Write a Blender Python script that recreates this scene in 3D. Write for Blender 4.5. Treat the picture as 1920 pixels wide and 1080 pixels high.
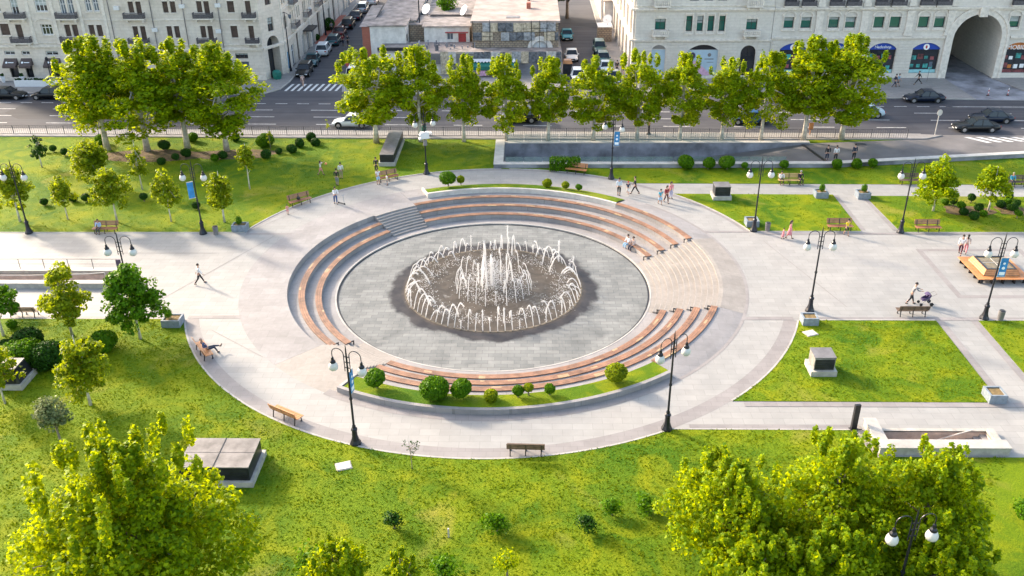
import bpy, math, random
import numpy as np
from mathutils import Vector, Matrix, noise
from mathutils.geometry import tessellate_polygon
R = math.radians
PI = math.pi
for o in list(bpy.data.objects): bpy.data.objects.remove(o)
S = bpy.context.scene
C = S.collection

# ---------------------------------------------------------------- camera
cam = bpy.data.cameras.new('camera'); co = bpy.data.objects.new('camera', cam); C.objects.link(co); S.camera = co
pi_, ya, ro = R(27.872), R(-1.2207), R(-0.4991)
fw = Vector((math.sin(ya)*math.cos(pi_), math.cos(ya)*math.cos(pi_), -math.sin(pi_)))
rt = Vector((math.cos(ya), -math.sin(ya), 0)); up = rt.cross(fw)
r2 = rt*math.cos(ro)+up*math.sin(ro); u2 = -rt*math.sin(ro)+up*math.cos(ro)
M = Matrix((r2, u2, -fw)).transposed().to_4x4(); M.translation = Vector((2.8324, -64.0124, 32.5))
co.matrix_world = M
cam.sensor_width = 36; cam.lens = 36*1709.89/1920; cam.clip_start = .5; cam.clip_end = 2000

# ---------------------------------------------------------------- sky and sun
SUN_AZ, SUN_EL = 144.0, 25.0          # direction TO the sun, degrees from +X, and elevation
w = bpy.data.worlds.new('World'); S.world = w; w.use_nodes = True
nt = w.node_tree; bg = nt.nodes['Background']
sky = nt.nodes.new('ShaderNodeTexSky'); sky.sky_type = 'NISHITA'; sky.sun_disc = False
sky.sun_elevation = R(SUN_EL); sky.sun_rotation = R(90-SUN_AZ); sky.altitude = 0; sky.dust_density = 2.5; sky.air_density = 1.0; sky.ozone_density = 1.0
sky_tint = nt.nodes.new('ShaderNodeMix'); sky_tint.data_type = 'RGBA'; sky_tint.blend_type = 'MULTIPLY'; sky_tint.inputs[0].default_value = 1.0
sky_tint.inputs[7].default_value = (1.10, 1.0, .86, 1)          # warm tint added over the sky light to warm the shade
nt.links.new(sky.outputs[0], sky_tint.inputs[6]); nt.links.new(sky_tint.outputs[2], bg.inputs[0]); bg.inputs[1].default_value = 0.15
sl = bpy.data.lights.new('sun', 'SUN'); so = bpy.data.objects.new('sun', sl); C.objects.link(so)
sl.energy = 2.0; sl.angle = R(5); sl.color = (1.0, .86, .68)
sd = Vector((math.cos(R(SUN_AZ))*math.cos(R(SUN_EL)), math.sin(R(SUN_AZ))*math.cos(R(SUN_EL)), math.sin(R(SUN_EL))))
so.rotation_euler = sd.to_track_quat('Z', 'Y').to_euler(); so.location = sd*150
S.view_settings.view_transform = 'Standard'; S.view_settings.look = 'None'; S.view_settings.gamma = 1
S.view_settings.exposure = 2.05
S.render.engine = 'CYCLES'

# ---------------------------------------------------------------- helpers
class MB:
    def __init__(s): s.v = []; s.f = []; s.T = None
    def add(s, vs, fs):
        b = len(s.v)
        if s.T is not None: vs = [s.T @ Vector(p) for p in vs]
        s.v += [tuple(p) for p in vs]; s.f += [tuple(i+b for i in f) for f in fs]; return s
    def box(s, x0, x1, y0, y1, z0, z1, tx=0, ty=0):
        return s.add([(x0,y0,z0),(x1,y0,z0),(x1,y1,z0),(x0,y1,z0),(x0+tx,y0+ty,z1),(x1-tx,y0+ty,z1),(x1-tx,y1-ty,z1),(x0+tx,y1-ty,z1)],
                     [(3,2,1,0),(4,5,6,7),(0,1,5,4),(1,2,6,5),(2,3,7,6),(3,0,4,7)])
    def prism(s, poly, z0, z1):
        n = len(poly); tr = tessellate_polygon([[Vector((p[0],p[1],0)) for p in poly]])
        vs = [(p[0],p[1],z0) for p in poly]+[(p[0],p[1],z1) for p in poly]
        fs = []
        for t in tr:
            a,b,c = t; nz = (poly[b][0]-poly[a][0])*(poly[c][1]-poly[a][1])-(poly[b][1]-poly[a][1])*(poly[c][0]-poly[a][0])
            if nz < 0: a,b,c = c,b,a
            fs += [(a+n,b+n,c+n),(c,b,a)]
        ar = sum(poly[i][0]*poly[(i+1)%n][1]-poly[(i+1)%n][0]*poly[i][1] for i in range(n))
        for i in range(n):
            j = (i+1)%n; fs.append((i,j,j+n,i+n) if ar > 0 else (j,i,i+n,j+n))
        return s.add(vs, fs)
    def sheet(s, outer, holes=(), z=0):
        loops = [outer]+list(holes); pts = [p for l in loops for p in l]
        tr = tessellate_polygon([[Vector((p[0],p[1],0)) for p in l] for l in loops])
        fs = []
        for a,b,c in tr:
            nz = (pts[b][0]-pts[a][0])*(pts[c][1]-pts[a][1])-(pts[b][1]-pts[a][1])*(pts[c][0]-pts[a][0])
            fs.append((a,b,c) if nz > 0 else (c,b,a))
        return s.add([(p[0],p[1],z) for p in pts], fs)
    def tube(s, pts, rad, n=8, cap=True):
        pts = [Vector(p) for p in pts]; m = len(pts)
        if not hasattr(rad, '__len__'): rad = [rad]*m
        vs = []; fs = []; pu = None
        for i, p in enumerate(pts):
            d = (pts[min(i+1,m-1)]-pts[max(i-1,0)]).normalized()
            if pu is None:
                a = Vector((0,0,1)) if abs(d.z) < .9 else Vector((1,0,0)); pu = d.cross(a).normalized()
            else: pu = (pu-d*pu.dot(d)).normalized()
            q = d.cross(pu)
            for k in range(n):
                t = 2*PI*k/n; vs.append(p+(pu*math.cos(t)+q*math.sin(t))*rad[i])
        for i in range(m-1):
            for k in range(n):
                a = i*n+k; b = i*n+(k+1)%n; fs.append((a,b,b+n,a+n))
        if cap: fs += [tuple(range(n))[::-1], tuple(range((m-1)*n, m*n))]
        return s.add(vs, fs)
    def lathe(s, prof, n=16, c=(0,0,0), sy=1):
        vs = []; fs = []; m = len(prof)
        for r, z in prof:
            for k in range(n):
                t = 2*PI*k/n; vs.append((c[0]+r*math.cos(t), c[1]+r*math.sin(t)*sy, c[2]+z))
        for i in range(m-1):
            for k in range(n):
                a = i*n+k; b = i*n+(k+1)%n; fs.append((a,b,b+n,a+n))
        fs += [tuple(range(n))[::-1], tuple(range((m-1)*n, m*n))]
        return s.add(vs, fs)
    def ball(s, c, r, sz=1, n=10, jit=0, rnd=None):
        vs = []; fs = []; m = n//2+1
        for i in range(m+1):
            ph = PI*i/m
            for k in range(n):
                t = 2*PI*k/n; q = 1+(rnd.uniform(-jit,jit) if rnd else 0)
                vs.append((c[0]+r*q*math.sin(ph)*math.cos(t), c[1]+r*q*math.sin(ph)*math.sin(t), c[2]-r*sz*q*math.cos(ph)))
        for i in range(m):
            for k in range(n):
                a = i*n+k; b = i*n+(k+1)%n; fs.append((a,b,b+n,a+n))
        return s.add(vs, fs)
    def rev(s, prof, a0, a1, zb=None, step=2.0, close=True):
        """revolve an (r,z) line from a0 to a1 degrees; with zb the ends are closed down to that height"""
        n = max(1, int(round((a1-a0)/step))); m = len(prof); vs = []; fs = []
        for k in range(n+1):
            t = R(a0+(a1-a0)*k/n)
            for r, z in prof: vs.append((r*math.cos(t), r*math.sin(t), z))
        for k in range(n):
            for i in range(m-1):
                a = k*m+i; fs.append((a, a+1, a+1+m, a+m))
        s.add(vs, fs)
        if zb is not None:
            for t, fl in ((R(a0), 0), (R(a1), 1)):
                pr = [(prof[0][0], zb)]+list(prof)+[(prof[-1][0], zb)]
                q = [(r*math.cos(t), r*math.sin(t), z) for r, z in pr]
                tr = tessellate_polygon([[Vector((r,z,0)) for r, z in pr]])
                s.add(q, [tuple(x) for x in tr])
        return s
    def arcbox(s, r0, r1, z0, z1, a0, a1, step=2.0):
        n = max(1, int(round((a1-a0)/step))); vs = []; fs = []
        for k in range(n+1):
            t = R(a0+(a1-a0)*k/n); c, d = math.cos(t), math.sin(t)
            vs += [(r0*c,r0*d,z0),(r1*c,r1*d,z0),(r1*c,r1*d,z1),(r0*c,r0*d,z1)]
        for k in range(n):
            b = 4*k
            for i in range(4): j = (i+1)%4; fs.append((b+i,b+4+i,b+4+j,b+j))
        fs += [(0,1,2,3),(4*n+3,4*n+2,4*n+1,4*n)]
        return s.add(vs, fs)
    def build(s, name, m, parent=None, loc=None, rz=0, smooth=False):
        me = bpy.data.meshes.new(name); me.from_pydata(s.v, [], s.f); me.validate(); me.update()
        me.materials.append(m)
        if smooth: me.polygons.foreach_set('use_smooth', [True]*len(me.polygons))
        o = bpy.data.objects.new(name, me); C.objects.link(o)
        if parent: o.parent = parent
        if loc: o.location = loc
        if rz: o.rotation_euler.z = rz
        return o

def tag(o, label=None, cat=None, group=None, kind=None):
    if label: o['label'] = label
    if cat: o['category'] = cat
    if group: o['group'] = group
    if kind: o['kind'] = kind
    return o
def empty(name, loc=(0,0,0), rz=0, label=None, cat=None, group=None):
    o = bpy.data.objects.new(name, None); C.objects.link(o); o.empty_display_size = .3
    o.location = loc; o.rotation_euler.z = rz; return tag(o, label, cat, group)
def struct(o): o['kind'] = 'structure'; return o
def dup(o, parent=None):
    c = o.copy(); C.objects.link(c)
    if parent: c.parent = parent
    for ch in list(o.children): dup(ch, c)
    return c
ORD = ['first','second','third','fourth','fifth','sixth','seventh','eighth','ninth','tenth','eleventh','twelfth','thirteenth','fourteenth','fifteenth','sixteenth','seventeenth','eighteenth','nineteenth','twentieth','twenty-first','twenty-second','twenty-third','twenty-fourth','twenty-fifth']

# ---------------------------------------------------------------- materials
def nodes(name):
    m = bpy.data.materials.new(name); m.use_nodes = True; t = m.node_tree
    return m, t, t.nodes['Principled BSDF']
def N(t, typ, **kw):
    n = t.nodes.new(typ)
    for k, v in kw.items():
        if k.startswith('i_'): n.inputs[k[2:].replace('_', ' ')].default_value = v
        else: setattr(n, k, v)
    return n
def mixc(t, fac, a, b, blend='MIX'):
    n = t.nodes.new('ShaderNodeMix'); n.data_type = 'RGBA'; n.blend_type = blend
    for i, x in ((0, fac), (6, a), (7, b)):
        if hasattr(x, 'links') or hasattr(x, 'is_output') or isinstance(x, bpy.types.NodeSocket): t.links.new(x, n.inputs[i])
        else: n.inputs[i].default_value = x if i == 0 else (*x[:3], 1)
    return n.outputs[2]
def ramp(t, src, p0, p1, c0=(0,0,0), c1=(1,1,1)):
    n = t.nodes.new('ShaderNodeValToRGB'); e = n.color_ramp.elements
    e[0].position = p0; e[1].position = p1; e[0].color = (*c0,1); e[1].color = (*c1,1)
    t.links.new(src, n.inputs[0]); return n.outputs[0]
def noise_(t, scale, detail=4, rough=.55, vec=None, dist=0):
    n = N(t, 'ShaderNodeTexNoise'); n.inputs['Scale'].default_value = scale; n.inputs['Detail'].default_value = detail
    n.inputs['Roughness'].default_value = rough; n.inputs['Distortion'].default_value = dist
    t.links.new(vec or coord(t), n.inputs['Vector']); return n.outputs['Fac']
def coord(t):
    for n in t.nodes:
        if n.name == 'geo': return n.outputs['Object']
    n = t.nodes.new('ShaderNodeTexCoord'); n.name = 'geo'; return n.outputs['Object']
def bump(t, bsdf, h, strength=.3, dist=.05):
    b = N(t, 'ShaderNodeBump'); b.inputs['Strength'].default_value = strength; b.inputs['Distance'].default_value = dist
    t.links.new(h, b.inputs['Height']); t.links.new(b.outputs[0], bsdf.inputs['Normal'])
def mat(name, col, rough=.7, metal=0, var=.12, scale=3., spec=.5, bmp=0., coat=0):
    m, t, b = nodes(name)
    b.inputs['Roughness'].default_value = rough; b.inputs['Metallic'].default_value = metal
    b.inputs['Specular IOR Level'].default_value = spec; b.inputs['Coat Weight'].default_value = coat
    f = noise_(t, scale, 5, .6)
    d = [max(0, c*(1-var*1.6)) for c in col]; l = [min(1, c*(1+var)) for c in col]
    c = ramp(t, f, .3, .7, d, l); t.links.new(c, b.inputs['Base Color'])
    if bmp: bump(t, b, f, bmp, .03)
    return m
def glass(name, col, rough=.06, spec=.8):
    m, t, b = nodes(name); b.inputs['Base Color'].default_value = (*col, 1); b.inputs['Roughness'].default_value = rough
    b.inputs['Specular IOR Level'].default_value = spec; return m
def brickmap(t, mode='xy', sx=1, rot=0):
    if mode == 'xy': return coord(t)
    s = N(t, 'ShaderNodeSeparateXYZ'); t.links.new(coord(t), s.inputs[0])
    a = N(t, 'ShaderNodeMath', operation='ADD'); t.links.new(s.outputs[0], a.inputs[0]); t.links.new(s.outputs[1], a.inputs[1])
    c = N(t, 'ShaderNodeCombineXYZ'); t.links.new(a.outputs[0], c.inputs[0]); t.links.new(s.outputs[2], c.inputs[1]); return c.outputs[0]
def blocks(name, c1, c2, mortar, bw, bh, mode='xy', ms=.012, stain=.25, stainscale=.12, rough=.75, bmp=.15, stainc=None, rowoff=.5):
    m, t, b = nodes(name); b.inputs['Roughness'].default_value = rough
    br = N(t, 'ShaderNodeTexBrick'); br.offset = rowoff
    br.inputs['Color1'].default_value = (*c1,1); br.inputs['Color2'].default_value = (*c2,1); br.inputs['Mortar'].default_value = (*mortar,1)
    br.inputs['Scale'].default_value = 1; br.inputs['Mortar Size'].default_value = ms; br.inputs['Brick Width'].default_value = bw; br.inputs['Row Height'].default_value = bh
    t.links.new(brickmap(t, mode), br.inputs['Vector'])
    f = noise_(t, stainscale, 7, .62, dist=.6); g = noise_(t, stainscale*9, 6, .65)
    sc = stainc or [c*.62 for c in c1]
    x = mixc(t, ramp(t, f, .42, .75), (1,1,1), [a/max(bb,.001) for a, bb in zip(sc, c1)])
    mm = mixc(t, stain, (1,1,1), x)
    y = mixc(t, 1.0, br.outputs['Color'], mm, 'MULTIPLY')
    y = mixc(t, ramp(t, g, .35, .7), mixc(t, 1.0, y, (.86,.86,.86), 'MULTIPLY'), y)
    t.links.new(y, b.inputs['Base Color'])
    if bmp: bump(t, b, br.outputs['Fac'], -bmp, .02)
    return m

m_plaza = blocks('plaza_paving', (.298,.289,.280), (.332,.322,.312), (.205,.198,.193), 1.2, .6, ms=.008, stain=.8, stainscale=.09, rough=.62, bmp=.05, stainc=(.235,.238,.238))
m_strip = blocks('paving_border', (.245,.225,.225), (.275,.255,.255), (.20,.185,.185), .8, .5, ms=.01, stain=.5, rough=.65, bmp=.05)
m_step = blocks('step_stone', (.305,.275,.252), (.335,.303,.278), (.25,.225,.208), 1.0, .7, ms=.008, stain=.7, stainscale=.35, rough=.7, bmp=.05)
m_nose = mat('step_edge_stone', (.30,.275,.255), .65, var=.12, scale=2)
m_tread = blocks('terrace_stone', (.275,.26,.262), (.315,.298,.30), (.21,.20,.20), 1.4, .9, ms=.008, stain=.7, stainscale=.25, rough=.65, bmp=.05)
m_kerb = mat('kerb_stone', (.38,.36,.34), .7, var=.15, scale=1.2)
m_white = mat('white_stone', (.50,.47,.44), .6, var=.12, scale=1.5)
m_asph = mat('asphalt', (.05,.049,.062), .8, var=.22, scale=.35, bmp=.1)
m, t, b = nodes('road_asphalt'); b.inputs['Roughness'].default_value = .82; b.inputs['Specular IOR Level'].default_value = .3
mp = N(t, 'ShaderNodeMapping'); mp.inputs['Scale'].default_value = (.035, .9, 1); t.links.new(coord(t), mp.inputs[0])
lane = noise_(t, 1.0, 4, .55, vec=mp.outputs[0]); pat = noise_(t, .16, 5, .6, dist=1.0)
vo = N(t, 'ShaderNodeTexVoronoi'); vo.inputs['Scale'].default_value = .13; t.links.new(coord(t), vo.inputs['Vector'])
c1_ = mixc(t, ramp(t, lane, .3, .7), (.052,.053,.066), (.095,.095,.106)); c2_ = mixc(t, ramp(t, pat, .35, .7), mixc(t, 1.0, c1_, (.75,.75,.78), 'MULTIPLY'), c1_)
c3_ = mixc(t, ramp(t, vo.outputs['Color'], .78, .80), c2_, mixc(t, 1.0, c2_, (.72,.72,.72), 'MULTIPLY'))
t.links.new(c3_, b.inputs['Base Color']); bump(t, b, noise_(t, 12, 3, .6), .15, .02); m_road = m
m_asph2 = mat('worn_asphalt', (.15,.14,.14), .8, var=.2, scale=.3, bmp=.1)
m_walk = blocks('sidewalk_paving', (.27,.255,.25), (.31,.295,.29), (.215,.205,.20), 1.0, .5, ms=.012, stain=.6, stainscale=.15)
m_paint = mat('road_paint', (.62,.62,.62), .6, var=.25, scale=2.5)
m_stone = blocks('facade_stone', (.66,.59,.52), (.71,.64,.57), (.50,.445,.395), 1.1, .42, 'xz', ms=.01, stain=.7, stainscale=.25, rough=.8, bmp=.1, stainc=(.50,.42,.35))
m_stone2 = blocks('pale_facade_stone', (.66,.61,.555), (.70,.65,.59), (.55,.51,.465), 1.3, .38, 'xz', ms=.012, stain=.6, stainscale=.3, rough=.8, bmp=.12, stainc=(.52,.47,.42))
m_trim = mat('carved_trim', (.68,.62,.555), .75, var=.14, scale=2.2)
m_pinks = mat('rose_stone', (.50,.40,.35), .8, var=.2, scale=1.5)
m_iron = mat('dark_iron', (.022,.022,.028), .45, .3, var=.3, scale=6)
m_ironb = mat('balcony_iron', (.09,.085,.10), .5, .2, var=.25, scale=4)
m_lampi = mat('lamp_iron', (.018,.02,.03), .38, .35, var=.3, scale=5)
m_brown = mat('brown_shutter', (.085,.055,.045), .7, var=.25, scale=2)
m_wframe = mat('white_frame', (.66,.66,.68), .5, var=.05)
m_gdark = glass('dark_glass', (.025,.028,.035))
m_ggreen = glass('green_glass', (.015,.12,.10), .08)
m_gblue = glass('blue_grey_glass', (.10,.13,.17), .1)
m_wood = mat('bench_wood', (.265,.138,.082), .5, var=.3, scale=1.3)
m_woodn = mat('new_bench_plank', (.40,.275,.155), .5, var=.15, scale=2)
m_woodb = mat('bench_red_brown', (.34,.145,.085), .5, var=.25, scale=1.5)
m_woodd = mat('weathered_wood', (.13,.085,.06), .6, var=.3, scale=3)
m_woodo = mat('orange_wood', (.50,.21,.075), .45, var=.2, scale=2)
m_woody = mat('pale_yellow_wood', (.50,.33,.13), .5, var=.2, scale=2)
m_char = mat('charcoal_panel', (.028,.03,.038), .4, .3, var=.3, scale=2)
m_sheet = mat('weathered_sheet_metal', (.19,.18,.185), .55, .2, var=.25, scale=1.2)
m_conc = mat('pale_concrete', (.38,.36,.33), .8, var=.18, scale=2)
m_conc2 = mat('grey_concrete_wall', (.25,.25,.285), .7, var=.45, scale=.35, bmp=.05)
m_graniteb = mat('blue_grey_granite', (.20,.235,.28), .55, var=.2, scale=4)
m_soil = mat('dry_soil', (.22,.15,.06), .9, var=.35, scale=3)
m_globe = mat('opal_globe', (.55,.54,.52), .2, var=.02)
m_banner = mat('blue_banner', (.02,.20,.48), .5, var=.2, scale=3)
m_bmark = mat('banner_white', (.75,.80,.85), .5, var=.05)
m_bark = mat('whitewashed_bark', (.52,.48,.42), .85, var=.3, scale=3, bmp=.3)
m_barkd = mat('grey_bark', (.20,.165,.13), .9, var=.35, scale=4, bmp=.4)
m_brick = blocks('red_brick', (.42,.10,.06), (.34,.08,.05), (.30,.17,.13), .25, .08, 'xz', ms=.012, stain=.4, stainscale=.8)
m_plast = mat('old_white_plaster', (.70,.66,.63), .85, var=.18, scale=.9)
m_roof = mat('weathered_roof', (.27,.235,.225), .85, var=.35, scale=.8, bmp=.2)
m_roofp = mat('dusty_flat_roof', (.34,.285,.265), .9, var=.2, scale=.5)
m_rubble = blocks('rubble_wall', (.34,.26,.19), (.42,.34,.26), (.16,.13,.11), .5, .28, 'xz', ms=.04, stain=.8, stainscale=1.2, bmp=.6)
m_red = mat('red_door_paint', (.38,.045,.05), .6, var=.1)
m_tealaw = mat('teal_awning', (.005,.14,.11), .6, var=.15)
m_rubber = mat('tyre_rubber', (.012,.012,.013), .8)
m_rim = mat('alloy_rim', (.5,.5,.52), .3, .8)
m_skin = mat('skin', (.42,.24,.17), .6, var=.06)
m_hair = mat('dark_hair', (.018,.013,.012), .7)
m_shoe = mat('dark_shoes', (.02,.02,.022), .6)

def grassmat(name, dark=False):
    m, t, b = nodes(name); b.inputs['Roughness'].default_value = .85; b.inputs['Specular IOR Level'].default_value = .15
    f1 = noise_(t, .13, 5, .6, dist=.8); f2 = noise_(t, 1.1, 6, .7); f3 = noise_(t, 9., 5, .75)
    base = mixc(t, ramp(t, f1, .38, .62), (.055,.135,.001), (.155,.225,.002))
    base = mixc(t, ramp(t, noise_(t, .42, 4, .55, dist=1.0), .45, .68), base, (.225,.255,.001))
    base = mixc(t, ramp(t, f2, .5, .72), base, mixc(t, 1.0, base, (1.2,1.12,.8), 'MULTIPLY'))
    dry = mixc(t, ramp(t, noise_(t, .2, 3, .5, dist=.8), .60, .78), base, (.30,.27,.045))
    c = mixc(t, ramp(t, f3, .3, .75), mixc(t, 1.0, dry, (.72,.78,.7), 'MULTIPLY'), dry)
    t.links.new(c, b.inputs['Base Color']); bump(t, b, f3, .9, .12)
    return m
m_grass = grassmat('lawn_grass')
def leafmat(name, c0, c1, ct, tw=.45, rough=.5):
    m, t, b = nodes(name)
    a = N(t, 'ShaderNodeAttribute', attribute_name='tint')
    col = mixc(t, a.outputs['Fac'], c0, c1); t.links.new(col, b.inputs['Base Color'])
    b.inputs['Roughness'].default_value = rough; b.inputs['Specular IOR Level'].default_value = .12
    tr = N(t, 'ShaderNodeBsdfTranslucent'); tc = mixc(t, a.outputs['Fac'], [x*.6 for x in ct], ct); t.links.new(tc, tr.inputs[0])
    mx = N(t, 'ShaderNodeMixShader'); mx.inputs[0].default_value = tw
    t.links.new(b.outputs[0], mx.inputs[1]); t.links.new(tr.outputs[0], mx.inputs[2])
    t.links.new(mx.outputs[0], t.nodes['Material Output'].inputs[0]); return m
m_leaf = leafmat('plane_leaves', (.035,.11,.001), (.27,.36,.002), (.70,.78,.002))
m_leafo = leafmat('young_tree_leaves', (.055,.115,.003), (.27,.32,.008), (.52,.60,.008), .42)
m_leafd = leafmat('dark_shrub_leaves', (.012,.045,.006), (.035,.105,.008), (.06,.15,.01), .25)
m_leafs = leafmat('shrub_leaves', (.03,.10,.002), (.11,.24,.004), (.18,.36,.004), .3)
m_leafp = leafmat('pale_pine_leaves', (.07,.11,.04), (.26,.29,.13), (.30,.35,.14), .3)
m_blade = leafmat('grass_blades', (.055,.140,.001), (.19,.24,.003), (.25,.30,.003), .35, .8)
# ================================================================ THE SETTING
def arc(r, a0, a1, n=40, cx=0, cy=0): return [(cx+r*math.cos(R(a0+(a1-a0)*i/n)), cy+r*math.sin(R(a0+(a1-a0)*i/n))) for i in range(n+1)]
RO = 23.2
hole_amp = arc(19.36, 0, 357, 119)
hole_ramp = [(0.2,24.05),(33.4,24.05),(32.4,30.6),(0.2,30.6)]
hole_stl = [(-75,-2.2),(-29.7,-2.2),(-29.7,-.35),(-75,-.35)]
hole_str = [(23.15,-21.95),(29.45,-21.95),(29.45,-20.5),(23.15,-20.5)]
g = MB(); g.sheet([(-400,-300),(400,-300),(400,500),(-400,500)], [hole_amp, hole_ramp, hole_stl, hole_str], 0)
struct(g.build('ground', m_plaza))

def lawn(poly, holes=()):
    b = MB(); b.sheet(poly, holes, .035)
    n = len(poly)
    for i in range(n):
        j = (i+1)%n; b.add([(*poly[i],-.02),(*poly[j],-.02),(*poly[j],.035),(*poly[i],.035)], [(0,1,2,3),(3,2,1,0)] if 0 else [(0,1,2,3)])
    return struct(b.build('lawn', m_grass))
LAWNS = [
 [(-90,7.65),(-21.9,7.65)]+arc(RO,160.75,92,30)[1:]+[(-.8,32.3),(-90,34.4)],
 [(0,23.22),(0,23.36),(33.6,23.36),(54.3,26.3),(90,31.8),(90,18.1),(49,18.7),(13.05,19.2)]+arc(RO,55.9,90,16)[1:-1],
 [(31.3,16.2),(16.4,16.45)]+arc(RO,45.1,19.8,14)[1:]+[(31.3,7.9)],
 [(34.2,15.9),(34.6,7.7),(90,7.5),(90,14.8)],
 [(31.65,-7.5)]+arc(RO,-18.85,-48.7,16)+[(31.65,-17.5)],
 [(34.65,-7.5),(90,-7.5),(90,-17.5),(34.65,-17.5)],
 [(-90,-60),(90,-60),(90,-22.85),(22.75,-22.85),(22.35,-20.35)]+arc(RO,298.7,198.85,60)+[(-90,-7.5)],
 [(33.0,30.95),(43.5,32.0),(33.0,32.0)],
]
for l in LAWNS: lawn(l)

# paving borders (4 mm sheets)
def strip(poly, z=.004, m=None, name='paving_border'): b = MB(); b.sheet(poly, (), z); return struct(b.build(name, m or m_strip))
def ringstrip(r0, r1, a0, a1, z=.004): strip(arc(r1, a0, a1, int(abs(a1-a0)/2)+2)+arc(r0, a1, a0, int(abs(a1-a0)/2)+2), z)
ringstrip(22.2, 23.17, 199, 341); ringstrip(22.75, 23.17, 20, 160.5)
ringstrip(18.98, 19.62, -121, 46, .0085)
strip([(-21.6,7.15),(-17.7,7.15),(-17.5,7.55),(-21.6,7.55)], .0135); strip([(-21.8,-7.35),(-17.9,-7.3),(-18.0,-6.9),(-21.8,-6.95)], .0135)
strip([(17.9,-7.4),(21.7,-7.4),(21.7,-6.95),(18.1,-6.95)], .0155); strip([(17.8,7.6),(21.7,7.6),(21.7,8.0),(17.6,8.0)], .0155)
for y0, y1, x0, x1 in ((-7.45,-7.0,22.4,90),(7.2,7.6,22.4,90),(-18.0,-17.5,16.0,90),(-20.3,-19.85,12.3,22.3),(-7.45,-7.1,-90,-22.3)):
    strip([(x0,y0),(x1,y0),(x1,y1),(x0,y1)], .0175)
for x0 in (31.7, 34.1): strip([(x0,-17.48),(x0+.5,-17.48),(x0+.5,-7.5),(x0,-7.5)], .0195)
strip([(31.35,8.05),(31.75,8.05),(31.75,16.1),(31.35,16.1)]); strip([(34.05,8.05),(34.5,8.05),(34.15,15.9),(33.8,15.9)], .0215)
# rectangular ring round the skylight seat
o_ = [(34.6,-4.1),(43.2,-4.1),(43.2,4.4),(34.6,4.4)]; i_ = [(35.05,-3.65),(42.75,-3.65),(42.75,3.95),(35.05,3.95)]
b = MB(); b.sheet(o_, [i_], .004); struct(b.build('paving_border', m_strip))
# dark joints drawn across the plaza
jt = MB()
for (xa,ya_,xb,yb) in ((-26,-7,-19,7),(-21,8.5,-17.5,13.5),(-19.5,-9,-15,-12.5),(26,-5.5,22.5,6),(-31,3.5,-23,3.5)):
    dx, dy = xb-xa, yb-ya_; l = math.hypot(dx,dy); nx, ny = -dy/l*.03, dx/l*.03
    jt.sheet([(xa-nx,ya_-ny),(xb-nx,yb-ny),(xb+nx,yb+ny),(xa+nx,ya_+ny)], (), .0115)
struct(jt.build('paving_border', m_strip))

# roads
def yl(c, x): return c-.0245*x
XS = [-100,-60,-30,0,30,60,100]
near = [(x, yl(34.85,x)) for x in XS]
road = near+[(100,46.0),(62,46.9),(49.5,47.7),(16.5,49.2),(14.6,50.2),(14.1,52.5),(14.2,200),(7.6,200),(7.6,52),(7.0,50.2),(5.5,49.7),(-19.5,50.4),(-21.4,51.6),(-21.9,54.6),(-22.2,200),(-29.3,200),(-29.2,56),(-29.6,52.6),(-31.0,50.8),(-33,50.3),(-100,51.5)]
b = MB(); b.sheet(road, (), .006); struct(b.build('road', m_road))
# ramp road joining the avenue
b = MB(); b.sheet([(33.2,24.05),(34.5,24.2),(54.3,27.0),(100,34.6),(100,yl(34.85,100)),(46.5,yl(34.85,46.5)),(43.6,32.1),(33.0,30.65),(32.3,30.6)], (), .010); struct(b.build('road', m_asph2))
def slab(name, poly, z1=.13, m=None, z0=-.02): b = MB(); b.prism(poly, z0, z1); return struct(b.build(name, m or m_walk))
slab('pavement', [(-100,34.75),(-.8,32.4),(33,32.05),(46,32.15),(48.3,33.3)]+[(x,yl(34.78,x)) for x in (46,30,0,-30,-60,-100)], .12, m_walk)
slab('pavement', [(-100,51.6),(-33,50.4),(-31.1,50.9),(-29.75,52.7),(-29.35,56),(-29.45,140),(-33,140),(-33,60),(-100,60)])
slab('pavement', [(-21.8,54.6),(-21.3,51.7),(-19.4,50.5),(5.5,49.8),(6.9,50.3),(7.5,52),(7.5,59.6),(-21.8,59.6)])
slab('pavement', [(14.25,52.5),(14.75,50.3),(16.6,49.3),(49.5,47.8),(57.8,47.2),(57.8,60),(16.6,60),(16.6,140),(14.35,140)])
slab('pavement', [(66.2,46.9),(100,46.1),(100,60),(64.1,60),(64.0,57.6)])
slab('pavement', [(57.85,47.25),(66.15,46.95),(64.15,57.0),(64.15,72),(57.85,72)], .05, m_conc2)
# kerb edges
kb = MB()
for poly in ([(x, yl(34.84,x)) for x in (-100,-60,-30,0,30,46)],):
    for i in range(len(poly)-1):
        (xa,ya1),(xb,yb1) = poly[i], poly[i+1]; kb.prism([(xa,ya1-.16),(xb,yb1-.16),(xb,yb1),(xa,ya1)], 0, .14)
for poly in ([(-100,51.45),(-33,50.25),(-31.0,50.75),(-29.6,52.6),(-29.2,56),(-29.3,140)], [(-21.95,59),(-21.65,54.6),(-21.15,51.6),(-19.3,50.38),(5.5,49.68),(7.0,50.2),(7.62,52),(7.62,59)], [(14.1,100),(14.1,52.4),(14.6,50.2),(16.5,49.2),(49.5,47.7),(57.8,47.1)]):
    for i in range(len(poly)-1):
        a, c = Vector(poly[i]), Vector(poly[i+1]); d = (c-a).normalized(); n_ = Vector((-d.y, d.x))*.14
        if poly[0][0] in (-21.95,): n_ = -n_*-1
        kb.prism([tuple(a),tuple(c),tuple(c+n_),tuple(a+n_)], 0, .145)
struct(kb.build('kerb', m_kerb))
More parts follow.
